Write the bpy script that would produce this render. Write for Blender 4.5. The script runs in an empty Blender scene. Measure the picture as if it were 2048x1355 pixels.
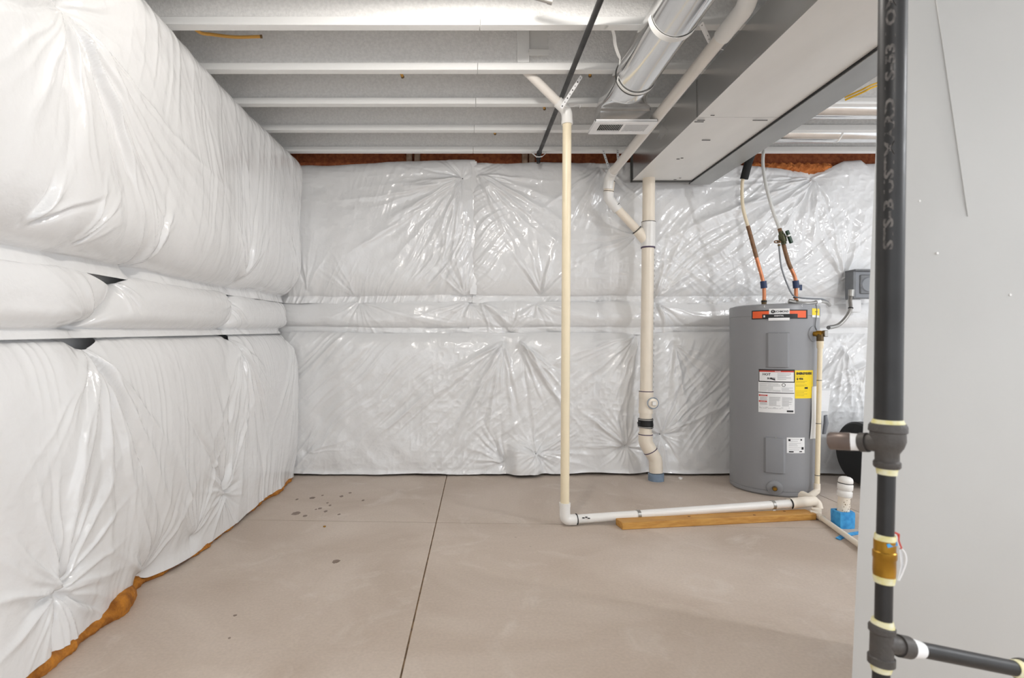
import bpy, bmesh, math, random
import numpy as np
from mathutils import Vector, Matrix
random.seed(7); np.random.seed(7)
S = bpy.context.scene
C = S.collection
PI = math.pi

# ---------------------------------------------------------------- camera, world, lamps, exposure
F, CX, CY, CH = 1108.0, 925.0, 690.0, 1.0          # focal length and vanishing point measured on the 2048 x 1355 frame, eye height
cam = bpy.data.cameras.new('camera'); co = bpy.data.objects.new('camera', cam); C.objects.link(co)
co.location = (0, 0, CH); co.rotation_euler = (PI/2, 0, 0)
cam.sensor_width = 36; cam.lens = F/2048*36
cam.shift_x = (1024-CX)/2048; cam.shift_y = (CY-677.5)/2048
cam.clip_start = 0.05
cam.dof.use_dof = True; cam.dof.focus_distance = 3.7; cam.dof.aperture_fstop = 5.0
S.camera = co
w = bpy.data.worlds.new('world'); S.world = w; w.use_nodes = True
w.node_tree.nodes['Background'].inputs[0].default_value = (0.93, 0.96, 1.0, 1)
w.node_tree.nodes['Background'].inputs[1].default_value = 1.0
def bulb(name, loc, watts, r=0.045, col=(1.0, 0.955, 0.90)):
    l = bpy.data.lights.new(name, 'POINT'); l.energy = watts; l.shadow_soft_size = r; l.color = col
    o = bpy.data.objects.new(name, l); C.objects.link(o); o.location = loc
    return o
bulb('ceiling_or_fill_bulb', (0.06, 1.80, 2.355), 20)
bulb('ceiling_or_fill_bulb', (3.9, 0.60, 2.36), 68, col=(0.95, 0.97, 1.0))
bulb('ceiling_or_fill_bulb', (0.1, -0.9, 2.36), 12)  # added fill lamp, unseen behind the camera, brightens the plenum front
S.view_settings.view_transform = 'Standard'; S.view_settings.look = 'None'
S.view_settings.gamma = 1.0; S.view_settings.use_curve_mapping = False
S.view_settings.exposure = 0.60

# ---------------------------------------------------------------- helpers
def P(px, py, d):                                   # survey: picture direction + measured depth -> world point
    return Vector(((px-CX)/F*d, d, CH-(py-CY)/F*d))
def lin(c):
    return tuple((v/12.92 if v <= .04045 else ((v+.055)/1.055)**2.4) for v in [k/255 for k in c])
def mat(name, rgb, rough=.5, metal=0., var=0., vscale=8., bump=0., bscale=60., rgb2=None, coat=0., stretch=None, spec=.5, rvar=0.):
    m = bpy.data.materials.new(name); m.use_nodes = True
    nt = m.node_tree; b = nt.nodes['Principled BSDF']
    c = lin(rgb)
    b.inputs['Base Color'].default_value = (*c, 1)
    b.inputs['Roughness'].default_value = rough; b.inputs['Metallic'].default_value = metal
    b.inputs['Specular IOR Level'].default_value = spec
    b.inputs['Coat Weight'].default_value = coat
    tc = nt.nodes.new('ShaderNodeTexCoord'); mp = nt.nodes.new('ShaderNodeMapping')
    if stretch: mp.inputs['Scale'].default_value = stretch
    nt.links.new(tc.outputs['Object'], mp.inputs[0])
    if var > 0 or rgb2:
        n = nt.nodes.new('ShaderNodeTexNoise'); n.inputs['Scale'].default_value = vscale; n.inputs['Detail'].default_value = 5
        nt.links.new(mp.outputs[0], n.inputs[0])
        r = nt.nodes.new('ShaderNodeValToRGB'); r.color_ramp.elements[0].position = .36; r.color_ramp.elements[1].position = .64
        c2 = lin(rgb2) if rgb2 else tuple(max(0, v*(1-var)) for v in c)
        r.color_ramp.elements[0].color = (*c2, 1); r.color_ramp.elements[1].color = (*c, 1)
        nt.links.new(n.outputs[0], r.inputs[0]); nt.links.new(r.outputs[0], b.inputs['Base Color'])
    if rvar > 0:
        n3 = nt.nodes.new('ShaderNodeTexNoise'); n3.inputs['Scale'].default_value = vscale*.7; n3.inputs['Detail'].default_value = 4
        nt.links.new(mp.outputs[0], n3.inputs[0])
        mr = nt.nodes.new('ShaderNodeMapRange'); mr.inputs[1].default_value = .3; mr.inputs[2].default_value = .7
        mr.inputs[3].default_value = max(.03, rough-rvar); mr.inputs[4].default_value = rough+rvar
        nt.links.new(n3.outputs[0], mr.inputs[0]); nt.links.new(mr.outputs[0], b.inputs['Roughness'])
    if bump > 0:
        n2 = nt.nodes.new('ShaderNodeTexNoise'); n2.inputs['Scale'].default_value = bscale; n2.inputs['Detail'].default_value = 4
        nt.links.new(mp.outputs[0], n2.inputs[0])
        bp = nt.nodes.new('ShaderNodeBump'); bp.inputs['Strength'].default_value = bump; bp.inputs['Distance'].default_value = .01
        nt.links.new(n2.outputs[0], bp.inputs['Height']); nt.links.new(bp.outputs[0], b.inputs['Normal'])
    return m

M = dict(
    foil=mat('white_plastic_facing', (234, 234, 234), .17, bump=.24, bscale=30, spec=.85),
    batt=mat('amber_glass_wool', (196, 128, 44), .95, rgb2=(150, 92, 30), vscale=22, bump=.9, bscale=90),
    batt_dark=mat('rust_glass_wool', (214, 132, 70), .95, rgb2=(168, 92, 42), vscale=18, bump=1., bscale=80),
    joistpaint=mat('white_sprayed_paint', (243, 243, 241), .55, bump=.12, bscale=45),
    webpaint=mat('sprayed_strand_board', (243, 242, 240), .75, var=.10, vscale=70, bump=.35, bscale=110),
    deck=mat('sprayed_deck', (236, 235, 233), .8, var=.1, vscale=30),
    rim=mat('rust_rim_board', (172, 98, 56), .8, rgb2=(138, 70, 36), vscale=40, bump=.2),
    block=mat('weathered_block', (176, 150, 128), .8, rgb2=(146, 120, 100), vscale=25),
    wallc=mat('poured_concrete', (196, 194, 190), .85, var=.1, vscale=6, bump=.2),
    pvc=mat('white_pvc', (238, 236, 232), .32, var=.03, vscale=12),
    pvcw=mat('off_white_pvc', (236, 230, 222), .34, var=.04, vscale=9),
    pvcy=mat('aged_cream_pvc', (240, 226, 196), .34, var=.04, vscale=9),
    pvcp=mat('pinkish_cream_pvc', (242, 231, 214), .34, var=.05, vscale=9),
    primer=mat('purple_primer', (74, 58, 84), .5),
    ink=mat('black_ink', (28, 28, 30), .6),
    galv=mat('galvanised_sheet', (212, 212, 211), .24, metal=.92, var=.12, vscale=3.5, stretch=(1, .35, 1), rvar=.08),
    galvp=mat('oversprayed_sheet', (240, 239, 236), .45, metal=.1, var=.07, vscale=2.5, stretch=(1.5, .5, 1)),
    galvd=mat('dull_galvanised_sheet', (172, 172, 170), .38, metal=.8, var=.12, vscale=3.5, stretch=(1, .35, 1), rvar=.08),
    shiny=mat('bright_tinned_duct', (225, 225, 225), .13, metal=1., var=.06, vscale=6, stretch=(3, .4, 3), rvar=.06),
    edge=mat('dark_duct_edge', (92, 92, 90), .5, metal=.6),
    steelw=mat('white_register', (245, 245, 245), .4),
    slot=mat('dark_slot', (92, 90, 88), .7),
    iron=mat('black_iron', (38, 37, 37), .42, var=.25, vscale=18, rvar=.1),
    iron2=mat('cast_iron_fitting', (86, 82, 79), .5, var=.2, vscale=25, bump=.15, bscale=150, metal=.2),
    iron3=mat('brownish_fitting', (124, 110, 103), .42, var=.2, vscale=25, metal=.4),
    tape=mat('yellow_thread_tape', (236, 233, 206), .6, rgb2=(226, 216, 146), vscale=60),
    brass=mat('brass', (186, 140, 52), .32, metal=.85, var=.25, vscale=25),
    brassd=mat('tarnished_brass', (112, 92, 60), .45, metal=.6, var=.3, vscale=60),
    copper=mat('copper', (214, 140, 100), .38, metal=.55, var=.2, vscale=14),
    copperd=mat('browned_copper', (134, 100, 72), .5, metal=.4, var=.3, vscale=40),
    pex=mat('milky_tubing', (226, 226, 222), .4),
    pexy=mat('cream_tubing', (226, 212, 184), .4),
    foam=mat('black_foam', (34, 34, 34), .85, bump=.2, bscale=150),
    blue=mat('navy_tape', (36, 56, 96), .5, var=.2, vscale=60),
    sky=mat('sky_blue_foam', (72, 166, 224), .75, rgb2=(52, 140, 204), vscale=40, bump=.2),
    bluegrey=mat('blue_grey_collar', (128, 146, 166), .6, var=.15, vscale=40),
    heater=mat('heater_grey_enamel', (146, 147, 150), .36, bump=.02, bscale=200),
    heater2=mat('heater_cover_grey', (140, 141, 144), .42),
    plasticgrey=mat('disconnect_grey', (138, 141, 146), .5),
    plasticdark=mat('disconnect_dark', (122, 124, 127), .5, var=.1, vscale=20),
    zinc=mat('zinc_conduit', (168, 166, 162), .35, metal=.8),
    orange=mat('orange_print', (240, 98, 44), .45), red=mat('red_print', (196, 62, 48), .5),
    black=mat('black_print', (24, 24, 26), .5), white=mat('white_print', (240, 240, 240), .5),
    yellow=mat('yellow_print', (250, 218, 16), .5), greyp=mat('grey_print', (176, 176, 176), .6),
    green=mat('dark_green_plastic', (34, 62, 44), .45),
    olive=mat('olive_bronze', (88, 88, 62), .45, metal=.5, var=.3, vscale=80),
    wood=mat('pine_lumber', (204, 154, 78), .6, rgb2=(182, 128, 58), vscale=9, stretch=(.8, 9, 9), bump=.08),
    knot=mat('wood_knot', (110, 66, 28), .7),
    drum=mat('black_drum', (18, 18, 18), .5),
    cable=mat('ochre_cable', (206, 154, 70), .5), cabley=mat('yellow_cable', (222, 174, 40), .45),
    cabled=mat('brown_cable_end', (112, 84, 44), .6),
    cabinet=mat('plenum_sheet', (199, 198, 195), .5, metal=.15, var=.04, vscale=2.2, bump=.10, bscale=14),
    paper=mat('paper', (238, 238, 238), .6), poly=mat('clear_bag', (214, 214, 214), .25),
    bare=mat('joint_filler', (158, 132, 102), .9, rgb2=(112, 92, 72), vscale=30, bump=.3),
)

ORG = {}
def thing(name, label, cat, loc, group=None):
    o = bpy.data.objects.new(name, None); C.objects.link(o); o.location = loc; o.empty_display_size = .05
    ORG[o.name] = Vector(loc); tag(o, label, cat, group); return o
def tag(o, label=None, cat=None, group=None, kind=None):
    if label: o['label'] = label
    if cat: o['category'] = cat
    if group: o['group'] = group
    if kind: o['kind'] = kind
    return o
class G:
    def __init__(s): s.v = []; s.f = []
    def add(s, v, f):
        b = len(s.v); s.v += [tuple(p) for p in v]; s.f += [tuple(i+b for i in q) for q in f]; return s
    def box(s, a, b, bev=0., mtx=None, seg=1):
        bm = bmesh.new(); bmesh.ops.create_cube(bm, size=1)
        for q in bm.verts:
            q.co = Vector([(a[i]+b[i])/2+q.co[i]*(b[i]-a[i]) for i in range(3)])
        if bev > 0: bmesh.ops.bevel(bm, geom=bm.edges[:], offset=bev, segments=seg, affect='EDGES')
        if mtx is not None: bm.transform(mtx)
        bm.verts.index_update()
        s.add([q.co[:] for q in bm.verts], [[q.index for q in f.verts] for f in bm.faces]); bm.free(); return s
    def tube(s, pts, r, n=16, caps=True, inner=None):
        pts = [Vector(p) for p in pts]; k = len(pts)
        rs = r if isinstance(r, (list, tuple)) else [r]*k
        T = []
        for i in range(k):
            a = pts[max(i-1, 0)]; b = pts[min(i+1, k-1)]
            t = (b-a); T.append(t.normalized() if t.length > 1e-9 else (T[-1] if T else Vector((0, 0, 1))))
        u = T[0].orthogonal().normalized(); rings = []; V = []
        for i in range(k):
            u = (u - T[i]*u.dot(T[i])).normalized(); w_ = T[i].cross(u)
            rings.append(len(V))
            for j in range(n):
                a = 2*PI*j/n; V.append(pts[i]+(u*math.cos(a)+w_*math.sin(a))*rs[i])
        Fc = []
        for i in range(k-1):
            for j in range(n):
                Fc.append((rings[i]+j, rings[i]+(j+1) % n, rings[i+1]+(j+1) % n, rings[i+1]+j))
        if caps:
            Fc.append(tuple(reversed(range(n)))); Fc.append(tuple(rings[-1]+j for j in range(n)))
        return s.add(V, Fc)
    def ribbon(s, pts, wdir, wid, th):                                   # flat strap along pts
        pts = [Vector(p) for p in pts]; k = len(pts); V = []; Fc = []
        wv = [Vector(q).normalized() for q in wdir] if isinstance(wdir, list) else [Vector(wdir).normalized()]*k
        for i in range(k):
            t = (pts[min(i+1, k-1)]-pts[max(i-1, 0)]).normalized()
            a = (wv[i]-t*wv[i].dot(t)).normalized(); nrm = t.cross(a)
            for (p, q) in ((-1, -1), (1, -1), (1, 1), (-1, 1)): V.append(pts[i]+a*p*wid/2+nrm*q*th/2)
        for i in range(k-1):
            for j in range(4): Fc.append((i*4+j, i*4+(j+1) % 4, i*4+4+(j+1) % 4, i*4+4+j))
        Fc += [(3, 2, 1, 0), tuple((k-1)*4+j for j in range(4))]
        return s.add(V, Fc)
    def prism(s, poly, z0, z1):                                          # poly xy, extruded in z
        n = len(poly)
        V = [(x, y, z0) for x, y in poly]+[(x, y, z1) for x, y in poly]
        Fc = [tuple(reversed(range(n))), tuple(n+i for i in range(n))]+[(i, (i+1) % n, n+(i+1) % n, n+i) for i in range(n)]
        return s.add(V, Fc)
def obj(name, g, m, parent=None, label=None, cat=None, group=None, kind=None, angle=38, origin=None):
    me = bpy.data.meshes.new(name)
    if parent is not None: og = ORG[parent.name]
    else:
        if origin is None:
            a = np.array(g.v); mn = a.min(0); mx = a.max(0); og = Vector(((mn[0]+mx[0])/2, (mn[1]+mx[1])/2, mn[2]))
        else: og = Vector(origin)
    a = np.array(g.v, dtype=float)-np.array(og)
    me.from_pydata(a.tolist(), [], g.f); me.materials.append(m)
    bm = bmesh.new(); bm.from_mesh(me); bmesh.ops.recalc_face_normals(bm, faces=bm.faces); bm.to_mesh(me); bm.free()
    me.shade_smooth(); me.set_sharp_from_angle(angle=math.radians(angle))
    o = bpy.data.objects.new(name, me); C.objects.link(o)
    if parent is not None: o.parent = parent
    else: o.location = og
    ORG[o.name] = og; tag(o, label, cat, group, kind); return o
def fillet(pts, r, n=7):
    pts = [Vector(p) for p in pts]; out = [pts[0]]
    for i in range(1, len(pts)-1):
        a = (pts[i-1]-pts[i]).normalized(); b = (pts[i+1]-pts[i]).normalized()
        ang = a.angle(b); d = min(r/math.tan(ang/2), (pts[i-1]-pts[i]).length*.49, (pts[i+1]-pts[i]).length*.49)
        p0 = pts[i]+a*d; p2 = pts[i]+b*d
        for k in range(n+1):
            t = k/n; out.append(p0*(1-t)**2+pts[i]*2*t*(1-t)+p2*t*t)
    out.append(pts[-1]); return out
def smooth_path(pts, n=8):
    pts = [Vector(p) for p in pts]; q = [pts[0]*2-pts[1]]+pts+[pts[-1]*2-pts[-2]]; out = []
    for i in range(1, len(q)-2):
        for k in range(n):
            t = k/n; a, b, c, d = q[i-1], q[i], q[i+1], q[i+2]
            out.append(.5*((2*b)+(c-a)*t+(2*a-5*b+4*c-d)*t*t+(3*b-a-3*c+d)*t**3))
    out.append(pts[-1]); return out
def along(a, b, t0, t1): a = Vector(a); b = Vector(b); return a.lerp(b, t0), a.lerp(b, t1)
def ring_band(a, b, c, r, wdt=.006, n=20):                               # thin band around pipe a->b at centre c
    d = (Vector(b)-Vector(a)).normalized(); c = Vector(c)
    return G().tube([c-d*wdt/2, c+d*wdt/2], r, n)
def text_mesh(txt, size, bold=.0):
    cu = bpy.data.curves.new('t', 'FONT'); cu.body = txt; cu.size = size; cu.align_x = 'CENTER'; cu.align_y = 'CENTER'
    cu.resolution_u = 2; cu.offset = bold
    o = bpy.data.objects.new('t', cu); C.objects.link(o)
    bpy.context.view_layer.update()
    me = o.evaluated_get(bpy.context.evaluated_depsgraph_get()).to_mesh()
    v = [tuple(q.co) for q in me.vertices]; f = [tuple(p.vertices) for p in me.polygons]
    o.to_mesh_clear(); bpy.data.objects.remove(o); bpy.data.curves.remove(cu)
    return v, f

# ---------------------------------------------------------------- noise and draped facing
def hsh(i, j, s):
    n = (i*374761393 + j*668265263 + s*974634777) & 0x7fffffff
    n = ((n ^ (n >> 13))*1274126177) & 0x7fffffff
    return ((n ^ (n >> 16)) & 0xffff)/65535.0
def vnoise(x, y, s):
    xi = np.floor(x).astype(np.int64); yi = np.floor(y).astype(np.int64)
    fx = x-xi; fy = y-yi; fx = fx*fx*fx*(fx*(fx*6-15)+10); fy = fy*fy*fy*(fy*(fy*6-15)+10)
    a = hsh(xi, yi, s); b = hsh(xi+1, yi, s); c = hsh(xi, yi+1, s); d = hsh(xi+1, yi+1, s)
    return (a+(b-a)*fx+(c-a)*fy+(a-b-c+d)*fx*fy)*2-1
def ridged(x, y, s): return 1-np.abs(vnoise(x, y, s))*2
def rr(q): q = np.clip(q, 0, 1); return np.sqrt(np.clip(1-(1-q)**2, 0, 1))

def apply_tack(U, V, H, t, rng):
    """t: u,v, depth, radius of dimple, list of fans (angle0, angle1, count, length0, length1, amp)"""
    u, v = t['p']; du = U-u; dv = V-v; r = np.hypot(du, dv)
    H -= t.get('depth', .03)*np.exp(-r/t.get('rad', .07))
    for (a0, a1, n, l0, l1, amp) in t['fans']:
        for k in range(n):
            a = math.radians(a0+(a1-a0)*(k+rng.uniform(.1, .9))/n); L = rng.uniform(l0, l1); A = amp*rng.uniform(.35, 1.)*(1 if rng.random() < .75 else -1)
            w0 = rng.uniform(.0048, .0080); kw = rng.uniform(.015, .05); A *= 1.75; cur = rng.uniform(-.16, .16)
            ca, sa = math.cos(a), math.sin(a)
            s = du*ca+dv*sa; m = (s > 0) & (s < 2.2*L)
            if not m.any(): continue
            sm = s[m]; p = (-du*sa+dv*ca)[m]-cur*sm*sm
            p = p+.004*np.sin(sm*28+k)
            wd = w0+kw*sm
            q = sm/L
            env = np.minimum(q*7, 1)*np.exp(-1.3*q*q)
            x = p/wd
            H[m] += A*env*(.6*np.exp(-np.abs(x)*1.25)+.4*np.exp(-x*x))
def blanket(name, label, grp, axis, base, u0, u1, vb, vt, hfun, tacks, du, dv, seed, crinkle=.002, aniso=None, out=1):
    nu = int((u1-u0)/du)+1; u = np.linspace(u0, u1, nu); b = vb(u); t = vt(u)
    nv = int((t-b).max()/dv)+1; s = np.linspace(0, 1, nv)
    U = np.repeat(u[:, None], nv, 1); V = b[:, None]+(t-b)[:, None]*s[None, :]
    H = hfun(U, V)
    rng = random.Random(seed)
    for k in tacks: apply_tack(U, V, H, k, rng)
    w1 = vnoise(U*2.3, V*2.3, seed+1)*.25; w2 = vnoise(U*2.1, V*2.6, seed+2)*.25
    if aniso:
        for (ang, fa, fc, amp) in aniso:
            ca, sa = math.cos(math.radians(ang)), math.sin(math.radians(ang))
            x = (U*ca+V*sa)*fa; y = (-U*sa+V*ca+w1*.25)*fc
            msk = np.clip(.5+.9*vnoise(U*1.7+5, V*1.7, seed+9), 0, 1)
            H += amp*(ridged(x, y, seed+3)+.6*ridged(x*1.3, y*2.1, seed+4))*msk
    H += crinkle*(vnoise((U+w1*.1)*14, (V+w2*.1)*14, seed+5)+.6*ridged((U+w2*.1)*24, (V+w1*.1)*24, seed+6)*np.clip(vnoise(U*2, V*2, seed+8)+.3, 0, 1))
    H += .012*vnoise(U*2.2, V*2.2, seed+7)
    g = G()
    if axis == 'x': X, Y = base+H, U
    else: X, Y = U, base-H
    g.v = np.stack([X.ravel(), Y.ravel(), V.ravel()], 1).tolist()
    idx = np.arange(nu*nv).reshape(nu, nv)
    q = np.stack([idx[:-1, :-1].ravel(), idx[1:, :-1].ravel(), idx[1:, 1:].ravel(), idx[:-1, 1:].ravel()], 1)
    me = bpy.data.meshes.new(name)
    og = np.array([base if axis == 'x' else (u0+u1)/2, (u0+u1)/2 if axis == 'x' else base, float(b.min())])
    me.from_pydata((np.array(g.v)-og).tolist(), [], q.tolist()); me.materials.append(M['foil']); me.shade_smooth()
    root = thing(name, label, 'insulation', tuple(og), grp)
    o = bpy.data.objects.new('facing', me); C.objects.link(o); o.parent = root; ORG[o.name] = Vector(og)
    for k in tacks:
        if k.get('pin'):
            pu, pv = k['p']; i = int(np.argmin(np.abs(u-pu))); j = int(np.argmin(np.abs(V[i]-pv))); h = H[i, j]
            c = Vector((base+h, pu, pv)) if axis == 'x' else Vector((pu, base-h, pv)); n = Vector((1, 0, 0)) if axis == 'x' else Vector((0, -1, 0))
            gg = G().tube([c-n*.006, c+n*.002, c+n*.003], [.0045, .0045, .002], 8); obj('pin', gg, M['ink'], root)
    return root

# ---------------------------------------------------------------- room shell
def isect(L, T):                                    # x = a+b*y ; y = c+d*x
    a, b = L; c, d = T; y = (c+d*a)/(1-d*b); return Vector((a+b*y, y))
fl = obj('floor', G().box((-1.7, -1.2, -.16), (4.7, 4.6, -.006)), M['bare'], kind='structure', origin=(0, 0, 0))
def concrete():
    m = mat('slab_concrete', (190, 175, 162), .62); nt = m.node_tree; b = nt.nodes['Principled BSDF']; L = nt.links.new
    tc = nt.nodes.new('ShaderNodeTexCoord')
    def noise(scale, det, rough=.5, dist=0.):
        n = nt.nodes.new('ShaderNodeTexNoise'); n.inputs['Scale'].default_value = scale; n.inputs['Detail'].default_value = det
        n.inputs['Roughness'].default_value = rough; n.inputs['Distortion'].default_value = dist
        L(tc.outputs['Object'], n.inputs[0]); return n
    def ramp(src, p0, c0, p1, c1):
        r = nt.nodes.new('ShaderNodeValToRGB'); e = r.color_ramp.elements
        e[0].position = p0; e[0].color = (*c0, 1); e[1].position = p1; e[1].color = (*c1, 1); L(src, r.inputs[0]); return r
    def mix(a, c, f, mode='MIX'):
        x = nt.nodes.new('ShaderNodeMix'); x.data_type = 'RGBA'; x.blend_type = mode
        L(a, x.inputs[6])
        if isinstance(c, tuple): x.inputs[7].default_value = (*c, 1)
        else: L(c, x.inputs[7])
        if isinstance(f, float): x.inputs[0].default_value = f
        else: L(f, x.inputs[0])
        return x
    base = ramp(noise(1.3, 6, .6, .8).outputs[0], .35, lin((193, 177, 162)), .66, lin((210, 196, 183)))
    pale = ramp(noise(2.6, 5, .6, 1.5).outputs[0], .56, (0, 0, 0), .72, (.55, .55, .55))
    c = mix(base.outputs[0], lin((222, 212, 202)), pale.outputs[0])
    grain = ramp(noise(90, 3).outputs[0], .3, (.90, .90, .90), .7, (1, 1, 1))
    c = mix(c.outputs[2], grain.outputs[0], 1.0, 'MULTIPLY')
    # dark drips and specks
    vo = nt.nodes.new('ShaderNodeTexVoronoi'); vo.inputs['Scale'].default_value = 9.0; L(tc.outputs['Object'], vo.inputs[0])
    sp = ramp(vo.outputs['Distance'], .03, (1, 1, 1), .075, (0, 0, 0))
    gate = ramp(noise(2.0, 2).outputs[0], .60, (0, 0, 0), .64, (.55, .55, .55))
    mm = nt.nodes.new('ShaderNodeMath'); mm.operation = 'MULTIPLY'; L(sp.outputs[0], mm.inputs[0]); L(gate.outputs[0], mm.inputs[1])
    c = mix(c.outputs[2], lin((112, 98, 88)), mm.outputs[0])
    L(c.outputs[2], b.inputs['Base Color'])
    bp = nt.nodes.new('ShaderNodeBump'); bp.inputs['Strength'].default_value = .12; bp.inputs['Distance'].default_value = .01
    L(noise(25, 6).outputs[0], bp.inputs['Height']); L(bp.outputs[0], b.inputs['Normal'])
    return m
M['slab'] = concrete()
LL = [(-1.68, 0), (-.23, .026), (2.29, .026), (4.68, 0)]
TT = [(-1.18, 0), (.62, -.045), (3.12, -.045), (4.58, 0)]
for i in range(3):
    for j in range(3):
        a = isect(LL[i], TT[j]); b = isect(LL[i+1], TT[j]); c = isect(LL[i+1], TT[j+1]); d = isect(LL[i], TT[j+1]); e = .0032
        poly = [(a.x+e, a.y+e), (b.x-e, b.y+e), (c.x-e, c.y-e), (d.x+e, d.y-e)]
        obj('slab', G().prism(poly, -.006, 0), M['slab'], fl)
# dark splashes that dried on the slab at the left rear
for k, (px, py, sx, sy) in enumerate([(592, 1026, 9, 4), (625, 995, 6, 2.5), (594, 998, 3, 1.6), (683, 992, 4, 2), (651, 1022, 4, 2), (640, 1016, 4, 1.8), (678, 1028, 3, 1.5), (700, 985, 3, 1.4), (660, 1010, 3, 1.4), (610, 1031, 5, 2), (726, 1000, 3, 1.5), (672, 1122, 8, 4), (470, 1230, 4, 2), (459, 1275, 3, 2), (655, 1005, 2.5, 1.3), (632, 1018, 2.5, 1.2), (645, 990, 2.5, 1.2)]):
    d = F/(py-CY); c = P(px, py, d); g = G(); n = 14
    rx = sx/F*d; ry = sy/F*d*d
    poly = [(c.x+rx*math.cos(2*PI*q/n)*random.uniform(.75, 1.15), c.y+ry*math.sin(2*PI*q/n)*random.uniform(.75, 1.15)) for q in range(n)]
    g.prism(poly, .0001, .0005)
    if k == 0: M['stain'] = mat('dried_splash', (136, 120, 108), .7, var=.12, vscale=60)
    obj('stain', g, M['stain'], fl)

obj('wall_left', G().box((-1.70, -1.2, 0), (-1.48, 4.6, 2.74)), M['wallc'], kind='structure', origin=(-1.48, 0, 0))
wb = obj('wall_back', G().box((-1.48, 4.42, 0), (4.7, 4.6, 2.40)), M['wallc'], kind='structure', origin=(0, 4.42, 0))
xs = [-1.48, P(815, 0, 4.38).x, P(1045, 0, 4.38).x, P(1075+130, 0, 4.38).x, 2.3, 3.6, 4.7]
for a, b in zip(xs[:-1], xs[1:]):
    obj('rim_board', G().box((a+.002, 4.385, 2.40), (b-.002, 4.42, 2.74)), M['rim'], wb)
for px in (818, 834, 1049, 1063):
    x = P(px, 0, 4.36).x
    obj('squash_block', G().box((x-.02, 4.345, 2.40), (x+.024, 4.384, 2.74), .003), M['block'], wb)
obj('sill_plate', G().box((-1.48, 4.345, 2.36), (4.7, 4.60, 2.399)), M['rim'], wb)

ce = obj('ceiling', G().box((-1.70, -1.2, 2.74), (4.7, 4.6, 2.80)), M['deck'], kind='structure', origin=(0, 0, 2.74))
JB = 2.437
first = None
for k in range(-9, 5):
    yb = 2.533+.4064*k
    g = G().box((-1.48, yb-.029, JB+.036), (4.7, yb-.019, 2.74))
    if first is None:
        jo = obj('joist', g, M['webpaint'], ce)
        fl1 = obj('bottom_flange', G().box((-1.48, yb-.048, JB), (.078, yb, JB+.038), .002), M['joistpaint'], jo)
        fl2 = obj('bottom_flange', G().box((.080, yb-.048, JB), (4.7, yb, JB+.038), .002), M['joistpaint'], jo)
        first = (jo, fl1, fl2, yb)
    else:
        jo = first[0].copy(); C.objects.link(jo); jo.location = (0, yb-first[3], 0); jo.parent = ce
        for q in first[1:3]:
            c = q.copy(); C.objects.link(c); c.parent = jo
    if k == 1:                                      # board fixed to the web of the second joist seen
        x = P(1050, 0, yb).x
        ORG[jo.name] = Vector((0, yb-first[3], 2.74))
        obj('web_stiffener', G().box((x-.045, yb-.046, JB+.04), (x+.018, yb-.030, 2.735), .002), M['joistpaint'], jo)

# folded metal plate by the stiffener
yb = 2.533+.4064
x0 = P(1051, 0, yb).x+.01
pts = [(x0+.05, yb-.0315, 2.72), (x0+.05, yb-.0315, 2.545), (x0+.05, yb-.034, 2.535), (x0+.05, yb-.045, 2.531), (x0+.05, yb-.076, 2.529), (x0+.05, yb-.082, 2.525), (x0+.05, yb-.084, 2.515), (x0+.05, yb-.084, 2.492)]
obj('joist_plate', G().ribbon(pts, (1, 0, 0), .10, .002), M['galvp'], label='grey metal plate with folded lip screwed beside white board on joist', cat='bracket')

# ---------------------------------------------------------------- insulation, left wall
def LW(px, py, x=-1.29):                            # point on the left facing: (depth, height)
    d = x*F/(px-CX); return d, CH-(py-CY)/F*d
def f_ul_b(u): return 1.25+.07*np.clip((u-1.6)/2.6, -.4, 1)
BX = -1.46
def h_ul(U, V):
    vc = f_ul_b(U)+.055+.010*vnoise(U*3, U*0, 3)
    Bm = .215+.035*np.clip((U-3.3)/.8, 0, 1)+.03*np.clip((1.95-V)/.5, 0, 1)*np.clip((2.8-U)/1.4, 0, 1)
    body = .085+(Bm-.085)*rr((V-vc)/.24)
    h = np.where(V > vc, body, .085+.35*(vc-V)+.006*vnoise(U*9, V*4, 5))
    h = .02+(h-.02)*rr((2.440-V)/.15)
    return .02+(h-.02)*(.15+.85*rr((4.245-U)/.13))
def vtop_ul(u): return 2.427+.004*vnoise(u*3, u*0, 11)
ULt = [
    dict(p=LW(135, 15, -1.28), depth=.07, rad=.10, pin=True, fans=[(-118, -62, 16, .25, .7, .009), (-62, -22, 18, .5, 1.5, .010), (-20, 40, 5, .15, .4, .008), (140, 240, 8, .2, .5, .010)]),
    dict(p=(3.29, 1.375), depth=.05, rad=.06, fans=[(50, 140, 14, .15, .5, .010), (82, 98, 3, .6, .8, .010)]),
    dict(p=(2.30, 1.325), depth=.05, rad=.05, fans=[(70, 115, 6, .12, .30, .018), (60, 120, 6, .1, .25, .010)]),
    dict(p=(1.85, 1.33), depth=.03, rad=.05, fans=[(30, 80, 6, .10, .22, .016)]),
    dict(p=(4.12, 1.41), depth=.03, rad=.05, fans=[(80, 130, 8, .2, .8, .008)]),
    dict(p=(1.62, 1.36), depth=.02, rad=.05, fans=[(20, 75, 7, .08, .25, .018)]),
]
G1 = 'white faced insulation blankets on the walls'
blanket('insulation_blanket', 'white plastic faced insulation bulging on the upper half of the left wall', G1, 'x', BX, .85, 4.245, f_ul_b, vtop_ul, h_ul, ULt, .0056, .0056, 21, crinkle=.0012, aniso=[(88, .8, 13, .0036), (-55, .9, 12, .0022)])
def f_ml_b(u): return 1.015+.075*np.clip((u-1.6)/2.6, -.4, 1)
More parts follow.
